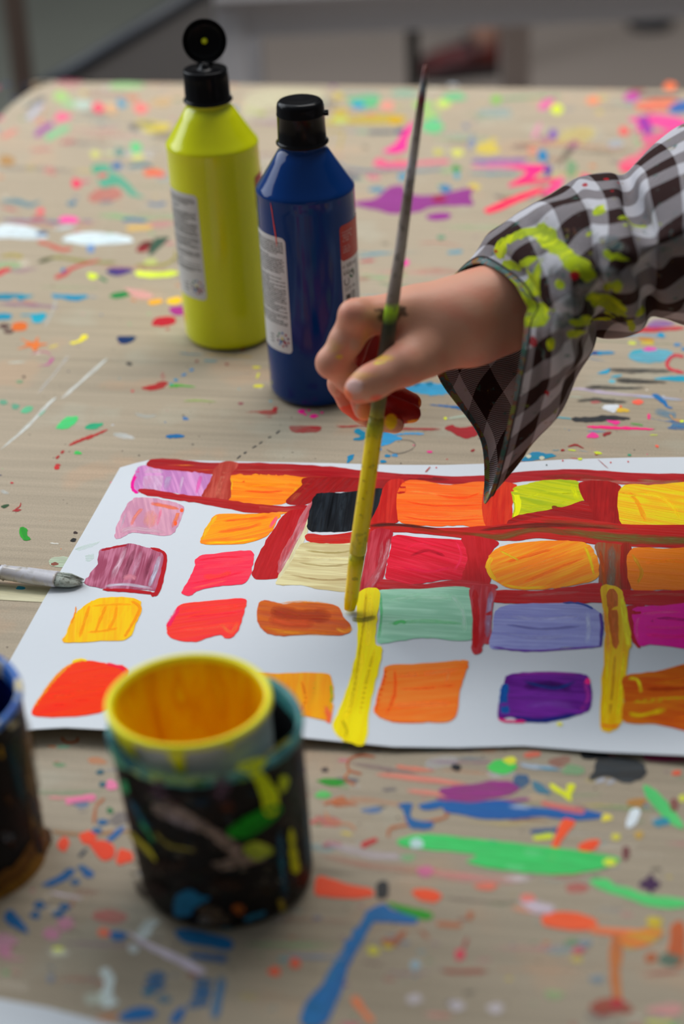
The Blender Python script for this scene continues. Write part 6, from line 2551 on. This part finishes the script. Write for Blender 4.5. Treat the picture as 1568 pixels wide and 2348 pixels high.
# cloth coordinates in metres before folding
du = np.linalg.norm(np.roll(Gd, -1, 1) - Gd, axis=2)
U = np.concatenate([np.zeros((NV, 1)), np.cumsum(du, 1)[:, :-1]], 1)
# count stripes from the near side so that they run along the sleeve there
ref = 2 * SUB
U = U - U[:, ref:ref + 1]
dv = np.linalg.norm(Gd[1:] - Gd[:-1], axis=2)
VV = np.concatenate([np.zeros((1, NU)), np.cumsum(dv, 0)], 0)
VV = VV * 0.35 + VV[:, ref:ref + 1] * 0.65
# folds
tu = np.roll(Gd, -1, 1) - np.roll(Gd, 1, 1)
tv = np.gradient(Gd, axis=0)
nn = np.cross(tu, tv)
nn /= np.linalg.norm(nn, axis=2)[..., None] + 1e-12
cc = Gd.mean(1, keepdims=True)
if np.mean(np.sum(nn * (Gd - cc), 2)) < 0:
    nn = -nn
disp = np.zeros((NV, NU))
for j in range(NV):
    s = j / (NV - 1)
    for i in range(NU):
        p = Gd[j, i]
        q1 = noise.noise(Vector((p[0] * 17 + p[2] * 22, p[1] * 12, p[2] * 9 - p[0] * 7)))
        q2 = noise.noise(Vector((p[0] * 34 + p[2] * 16, p[1] * 22 + 5, p[2] * 30 + 3)))
        rd = (1 - abs(q1) * 2.2)
        amp = 0.0060 * min(1, max(0.0, (j - 14) / 40)) + 0.0006
        disp[j, i] = rd * amp * 0.8 + q2 * amp * 0.45
G2 = Gd + nn * (disp - disp.mean())[..., None]
# cross creases on the near side, read from the photo: (px,py) -> (px,py), depth
w2 = (G2 - CAM) @ FW
GPX = 784 + F_PX * ((G2 - CAM) @ RT) / w2
GPY = 1174 - F_PX * ((G2 - CAM) @ UP) / w2
near = np.sum(nn * (CAM - G2), 2) > 0


def seg_d(x0, y0, x1, y1):
    dx, dy = x1 - x0, y1 - y0
    L2 = dx * dx + dy * dy
    t = np.clip(((GPX - x0) * dx + (GPY - y0) * dy) / L2, 0, 1)
    d = np.hypot(GPX - x0 - t * dx, GPY - y0 - t * dy)
    return d, t


d2_ = np.zeros((NV, NU))
for x0, y0, x1, y1, wd, dp in (
        (1200, 700, 1330, 745, 11, -.0055), (1330, 745, 1440, 735, 8, -.002), (1130, 590, 1260, 690, 13, -.0025), (1215, 520, 1370, 590, 12, -.0045), (1370, 590, 1490, 640, 12, -.005),
        (1175, 600, 1225, 700, 10, -.003), (1440, 420, 1490, 560, 14, -.006), (1490, 560, 1488, 720, 12, -.005), (1260, 640, 1420, 720, 12, -.0035), (1420, 440, 1520, 520, 12, -.003),
        (1210, 480, 1350, 500, 18, .003), (1190, 640, 1320, 690, 16, .0035), (1260, 560, 1440, 640, 20, .004), (1270, 770, 1350, 790, 12, -.004), (1240, 760, 1330, 755, 10, .003),
        (1290, 760, 1300, 900, 8, -.0018), (1243, 760, 1238, 990, 6, -.0014), (1500, 560, 1568, 620, 14, -.003), (1180, 920, 1290, 915, 6, -.0008)):
    d, t = seg_d(x0, y0, x1, y1)
    d2_ += near * 1.25 * np.minimum(dp, 0.0008) * np.exp(-(d / (wd * 1.35)) ** 2) * np.clip(np.minimum(t, 1 - t) * 6 + 0.25, 0, 1)
G2 = G2 + nn * d2_[..., None]
for _ in range(5):
    sm_ = (np.roll(G2, 1, 1) + np.roll(G2, -1, 1)) * 0.25 + G2 * 0.5
    sm_[1:-1] = sm_[1:-1] * 0.5 + (sm_[2:] + sm_[:-2]) * 0.25
    sm_[:4] = G2[:4]
    G2 = sm_
# stains
def smask(lst):
    m = np.zeros((NV, NU))
    for x, y, rx, ry, rot, a in lst:
        c, s = math.cos(math.radians(rot)), math.sin(math.radians(rot))
        X, Y = (GPX - x) * c + (GPY - y) * s, -(GPX - x) * s + (GPY - y) * c
        d = np.sqrt((X / rx) ** 2 + (Y / ry) ** 2)
        m = np.maximum(m, a * np.clip(1.35 - 0.85 * d, 0, 1))
    return m * near


neon = smask([(1200, 535, 60, 10, -25, .9), (1250, 525, 26, 14, 10, .9), (1270, 560, 50, 20, 35, 1), (1320, 600, 36, 22, 30, 1), (1345, 630, 16, 14, 0, 1), (1390, 585, 12, 12, 0, .95), (1420, 590, 24, 8, 15, .9),
              (1375, 485, 16, 10, -30, 1), (1440, 500, 30, 5, -5, .9), (1150, 570, 12, 20, 20, 1), (1165, 605, 18, 10, 20, 1), (1210, 600, 34, 8, -15, .9), (1210, 650, 20, 30, -20, .95), (1230, 640, 10, 30, 20, .85),
              (1280, 650, 10, 14, 0, .9), (1210, 705, 30, 12, 10, 1), (1228, 735, 24, 16, -10, 1), (1400, 700, 44, 22, 30, 1), (1415, 655, 12, 12, 0, .9), (1395, 655, 10, 10, 0, .9), (1470, 717, 12, 8, -30, .9),
              (1448, 747, 8, 12, 0, .9), (1262, 788, 9, 14, 0, .95), (1380, 735, 26, 6, 5, .8), (1330, 745, 30, 8, -5, .8), (1345, 735, 14, 14, 0, .7), (1190, 680, 8, 50, -35, .8), (1350, 540, 8, 6, 0, .8),
              (1510, 505, 6, 5, 0, .8), (1230, 715, 40, 5, 0, .7), (1325, 770, 24, 10, -20, .7), (1440, 520, 16, 4, 0, .7)])
grime = smask([(1290, 600, 130, 70, 25, .55), (1340, 680, 90, 60, 20, .62), (1400, 560, 60, 20, 20, .7), (1250, 560, 60, 20, 20, .7), (1300, 740, 60, 26, 0, .75), (1460, 620, 30, 50, 0, .5), (1200, 640, 40, 60, 0, .5), (1390, 640, 60, 40, 30, .6), (1290, 790, 40, 20, 0, .5)])
edgeT = np.zeros((NV, NU))
edgeT[:5] = 1.0
edgeT[5:9] = 0.35
redm = smask([(1318, 632, 12, 10, 0, 1), (1341, 426, 8, 6, -20, 1), (1390, 413, 8, 3, 0, 1), (1405, 436, 7, 3, -40, .9), (1416, 420, 4, 3, 0, .9), (1255, 900, 6, 10, 0, .8), (1222, 785, 12, 22, 10, .7), (1138, 575, 5, 5, 0, 1)])
G2 = G2 - OP
v = [tuple(p) for row in G2 for p in row]
f = []
for j in range(NV - 1):
    for i in range(NU):
        a, b = j * NU + i, j * NU + (i + 1) % NU
        f.append((a, b, b + NU, a + NU))
me = mesh('sleeve', v, f)
# per-corner cloth coordinates so the seam stays clean
at = me.attributes.new('cloth', 'FLOAT_VECTOR', 'CORNER')
tot = U[:, -1] + du[:, -1]
arr = np.zeros((len(f) * 4, 3))
k = 0
for j in range(NV - 1):
    for i in range(NU):
        ii = (i + 1) % NU
        ub0 = U[j, ii] if ii else U[j, 0] + du[j].sum()
        ub1 = U[j + 1, ii] if ii else U[j + 1, 0] + du[j + 1].sum()
        vb0, vb1 = VV[j, ii], VV[j + 1, ii]
        arr[k] = (U[j, i], VV[j, i], 0)
        arr[k + 1] = (ub0, vb0, 0)
        arr[k + 2] = (ub1, vb1, 0)
        arr[k + 3] = (U[j + 1, i], VV[j + 1, i], 0)
        k += 4
at.data.foreach_set('vector', arr.ravel())
for nm, m_ in (('neon', neon), ('grime', grime), ('hem', edgeT), ('redspot', redm)):
    a_ = me.attributes.new(nm, 'FLOAT', 'POINT')
    a_.data.foreach_set('value', m_.ravel())


def shirt_mat():
    m, nt, b = new_mat('checked_cotton')
    L = nt.links
    ct = N(nt, 'ShaderNodeAttribute', attribute_name='cloth')
    sx = N(nt, 'ShaderNodeSeparateXYZ')
    L.new(ct.outputs['Vector'], sx.inputs[0])
    PER = 0.034

    def stripe(out, off):
        a = N(nt, 'ShaderNodeMath', operation='MULTIPLY_ADD')
        a.inputs[1].default_value = 1 / PER
        a.inputs[2].default_value = off + 50
        L.new(out, a.inputs[0])
        fr = N(nt, 'ShaderNodeMath', operation='FRACT')
        L.new(a.outputs[0], fr.inputs[0])
        g = N(nt, 'ShaderNodeMath', operation='LESS_THAN')
        g.inputs[1].default_value = 0.5
        L.new(fr.outputs[0], g.inputs[0])
        return g.outputs[0]
    s1, s2 = stripe(sx.outputs['X'], 0.20), stripe(sx.outputs['Y'], 0.60)
    # twill: fine diagonal threads
    ad = N(nt, 'ShaderNodeMath', operation='ADD')
    L.new(sx.outputs['X'], ad.inputs[0])
    L.new(sx.outputs['Y'], ad.inputs[1])
    tw = N(nt, 'ShaderNodeMath', operation='MULTIPLY')
    tw.inputs[1].default_value = 5200.0
    L.new(ad.outputs[0], tw.inputs[0])
    sn = N(nt, 'ShaderNodeMath', operation='SINE')
    L.new(tw.outputs[0], sn.inputs[0])
    th = N(nt, 'ShaderNodeMapRange')
    th.inputs[1].default_value = -0.5
    th.inputs[2].default_value = 0.5
    L.new(sn.outputs[0], th.inputs[0])
    sm = N(nt, 'ShaderNodeMath', operation='ADD')
    L.new(s1, sm.inputs[0])
    L.new(s2, sm.inputs[1])
    # 0 = white, 1 = mid (twill mix), 2 = brown
    hf = N(nt, 'ShaderNodeMath', operation='MULTIPLY')
    hf.inputs[1].default_value = 0.5
    L.new(sm.outputs[0], hf.inputs[0])
    one = N(nt, 'ShaderNodeMath', operation='COMPARE')
    one.inputs[1].default_value = 0.5
    one.inputs[2].default_value = 0.1
    L.new(hf.outputs[0], one.inputs[0])
    tm = N(nt, 'ShaderNodeMath', operation='MULTIPLY_ADD')     # (twill-0.5)*0.7*one + half
    t0 = N(nt, 'ShaderNodeMath', operation='SUBTRACT')
    t0.inputs[1].default_value = 0.5
    L.new(th.outputs[0], t0.inputs[0])
    t1 = N(nt, 'ShaderNodeMath', operation='MULTIPLY')
    t1.inputs[1].default_value = 0.55
    L.new(t0.outputs[0], t1.inputs[0])
    L.new(t1.outputs[0], tm.inputs[0])
    L.new(one.outputs[0], tm.inputs[1])
    L.new(hf.outputs[0], tm.inputs[2])
    cr = N(nt, 'ShaderNodeValToRGB')
    el = cr.color_ramp.elements
    el[0].position = 0.0
    el[0].color = (0.58, 0.57, 0.61, 1)
    el[1].position = 1.0
    el[1].color = (0.034, 0.016, 0.015, 1)
    e = el.new(0.5)
    e.color = (0.20, 0.165, 0.17, 1)
    L.new(tm.outputs[0], cr.inputs[0])
    tc = N(nt, 'ShaderNodeTexCoord')
    cur = cr.outputs[0]

    def layer(cur, attr, thr, soft, nsc, col, strength=1.0, col2=None):
        a = N(nt, 'ShaderNodeAttribute', attribute_name=attr)
        n1 = N(nt, 'ShaderNodeTexNoise', i_Scale=nsc, i_Detail=4.0)
        L.new(tc.outputs['Object'], n1.inputs['Vector'])
        q = N(nt, 'ShaderNodeMath', operation='ADD')
        L.new(a.outputs['Fac'], q.inputs[0])
        L.new(n1.outputs['Fac'], q.inputs[1])
        r = N(nt, 'ShaderNodeMapRange')
        r.inputs[1].default_value = thr
        r.inputs[2].default_value = thr + soft
        r.inputs[4].default_value = strength
        L.new(q.outputs[0], r.inputs[0])
        mx = N(nt, 'ShaderNodeMix', data_type='RGBA')
        L.new(r.outputs[0], mx.inputs[0])
        L.new(cur, mx.inputs[6])
        if col2:
            n3 = N(nt, 'ShaderNodeTexNoise', i_Scale=nsc * 0.8, i_Detail=2.0)
            mp = N(nt, 'ShaderNodeMapping')
            mp.inputs['Location'].default_value = (3, 7, 1)
            L.new(tc.outputs['Object'], mp.inputs[0])
            L.new(mp.outputs[0], n3.inputs['Vector'])
            c2 = N(nt, 'ShaderNodeValToRGB')
            ee = c2.color_ramp.elements
            ee[0].position = 0.38
            ee[0].color = (*col, 1)
            ee[1].position = 0.62
            ee[1].color = (*col2[-1], 1)
            for i, cc_ in enumerate(col2[:-1]):
                z = ee.new(0.38 + 0.24 * (i + 1) / len(col2))
                z.color = (*cc_, 1)
            L.new(n3.outputs['Fac'], c2.inputs[0])
            L.new(c2.outputs[0], mx.inputs[7])
        else:
            mx.inputs[7].default_value = (*col, 1)
        return mx.outputs[2], r.outputs[0]
    cur, _ = layer(cur, 'grime', 0.98, 0.25, 120.0, (0.10, 0.14, 0.15), 0.8, [(0.20, 0.19, 0.18), (0.04, 0.03, 0.03), (0.22, 0.24, 0.20), (0.05, 0.10, 0.10)])
    cur, _ = layer(cur, 'hem', 0.62, 0.1, 160.0, (0.03, 0.16, 0.12), 0.85, [(0.10, 0.09, 0.08), (0.04, 0.22, 0.22), (0.30, 0.06, 0.02), (0.25, 0.32, 0.05)])
    cur, nm_ = layer(cur, 'neon', 0.90, 0.06, 150.0, (0.46, 0.58, 0.01), 0.95, [(0.36, 0.46, 0.02), (0.66, 0.76, 0.01)])
    cur, _ = layer(cur, 'redspot', 1.05, 0.06, 200.0, (0.45, 0.01, 0.02), 0.9)
    L.new(cur, b.inputs['Base Color'])
    b.inputs['Roughness'].default_value = 0.9
    b.inputs['Specular IOR Level'].default_value = 0.1
    b.inputs['Sheen Weight'].default_value = 0.0
    h = N(nt, 'ShaderNodeMath', operation='MULTIPLY_ADD')
    h.inputs[1].default_value = 3.0
    L.new(nm_, h.inputs[0])
    L.new(th.outputs[0], h.inputs[2])
    nw = N(nt, 'ShaderNodeTexNoise', i_Scale=130.0, i_Detail=3.0)
    L.new(tc.outputs['Object'], nw.inputs['Vector'])
    h2 = N(nt, 'ShaderNodeMath', operation='MULTIPLY_ADD')
    h2.inputs[1].default_value = 6.0
    L.new(nw.outputs['Fac'], h2.inputs[0])
    L.new(h.outputs[0], h2.inputs[2])
    bp = N(nt, 'ShaderNodeBump', i_Strength=0.6, i_Distance=0.00012)
    L.new(h2.outputs[0], bp.inputs['Height'])
    L.new(bp.outputs[0], b.inputs['Normal'])
    return m


m_shirt = shirt_mat()
slv = link('sleeve', me, person, m_shirt)
so = slv.modifiers.new('solid', 'SOLIDIFY')
so.thickness = 0.0007
so.offset = 1.0
# stitched seam near the hem
G3 = G2 + nn * 0.0007
pts = [Vector(G3[9, i]) for i in range(NU)] + [Vector(G3[9, 0])]
v, f = tube_geo(pts, 0.00055, 6, cap=False)
m_thread = simple('dark_thread', (0.03, 0.016, 0.016), 0.8)
link('cuff_seam', mesh('cuff_seam', v, f), slv, m_thread)
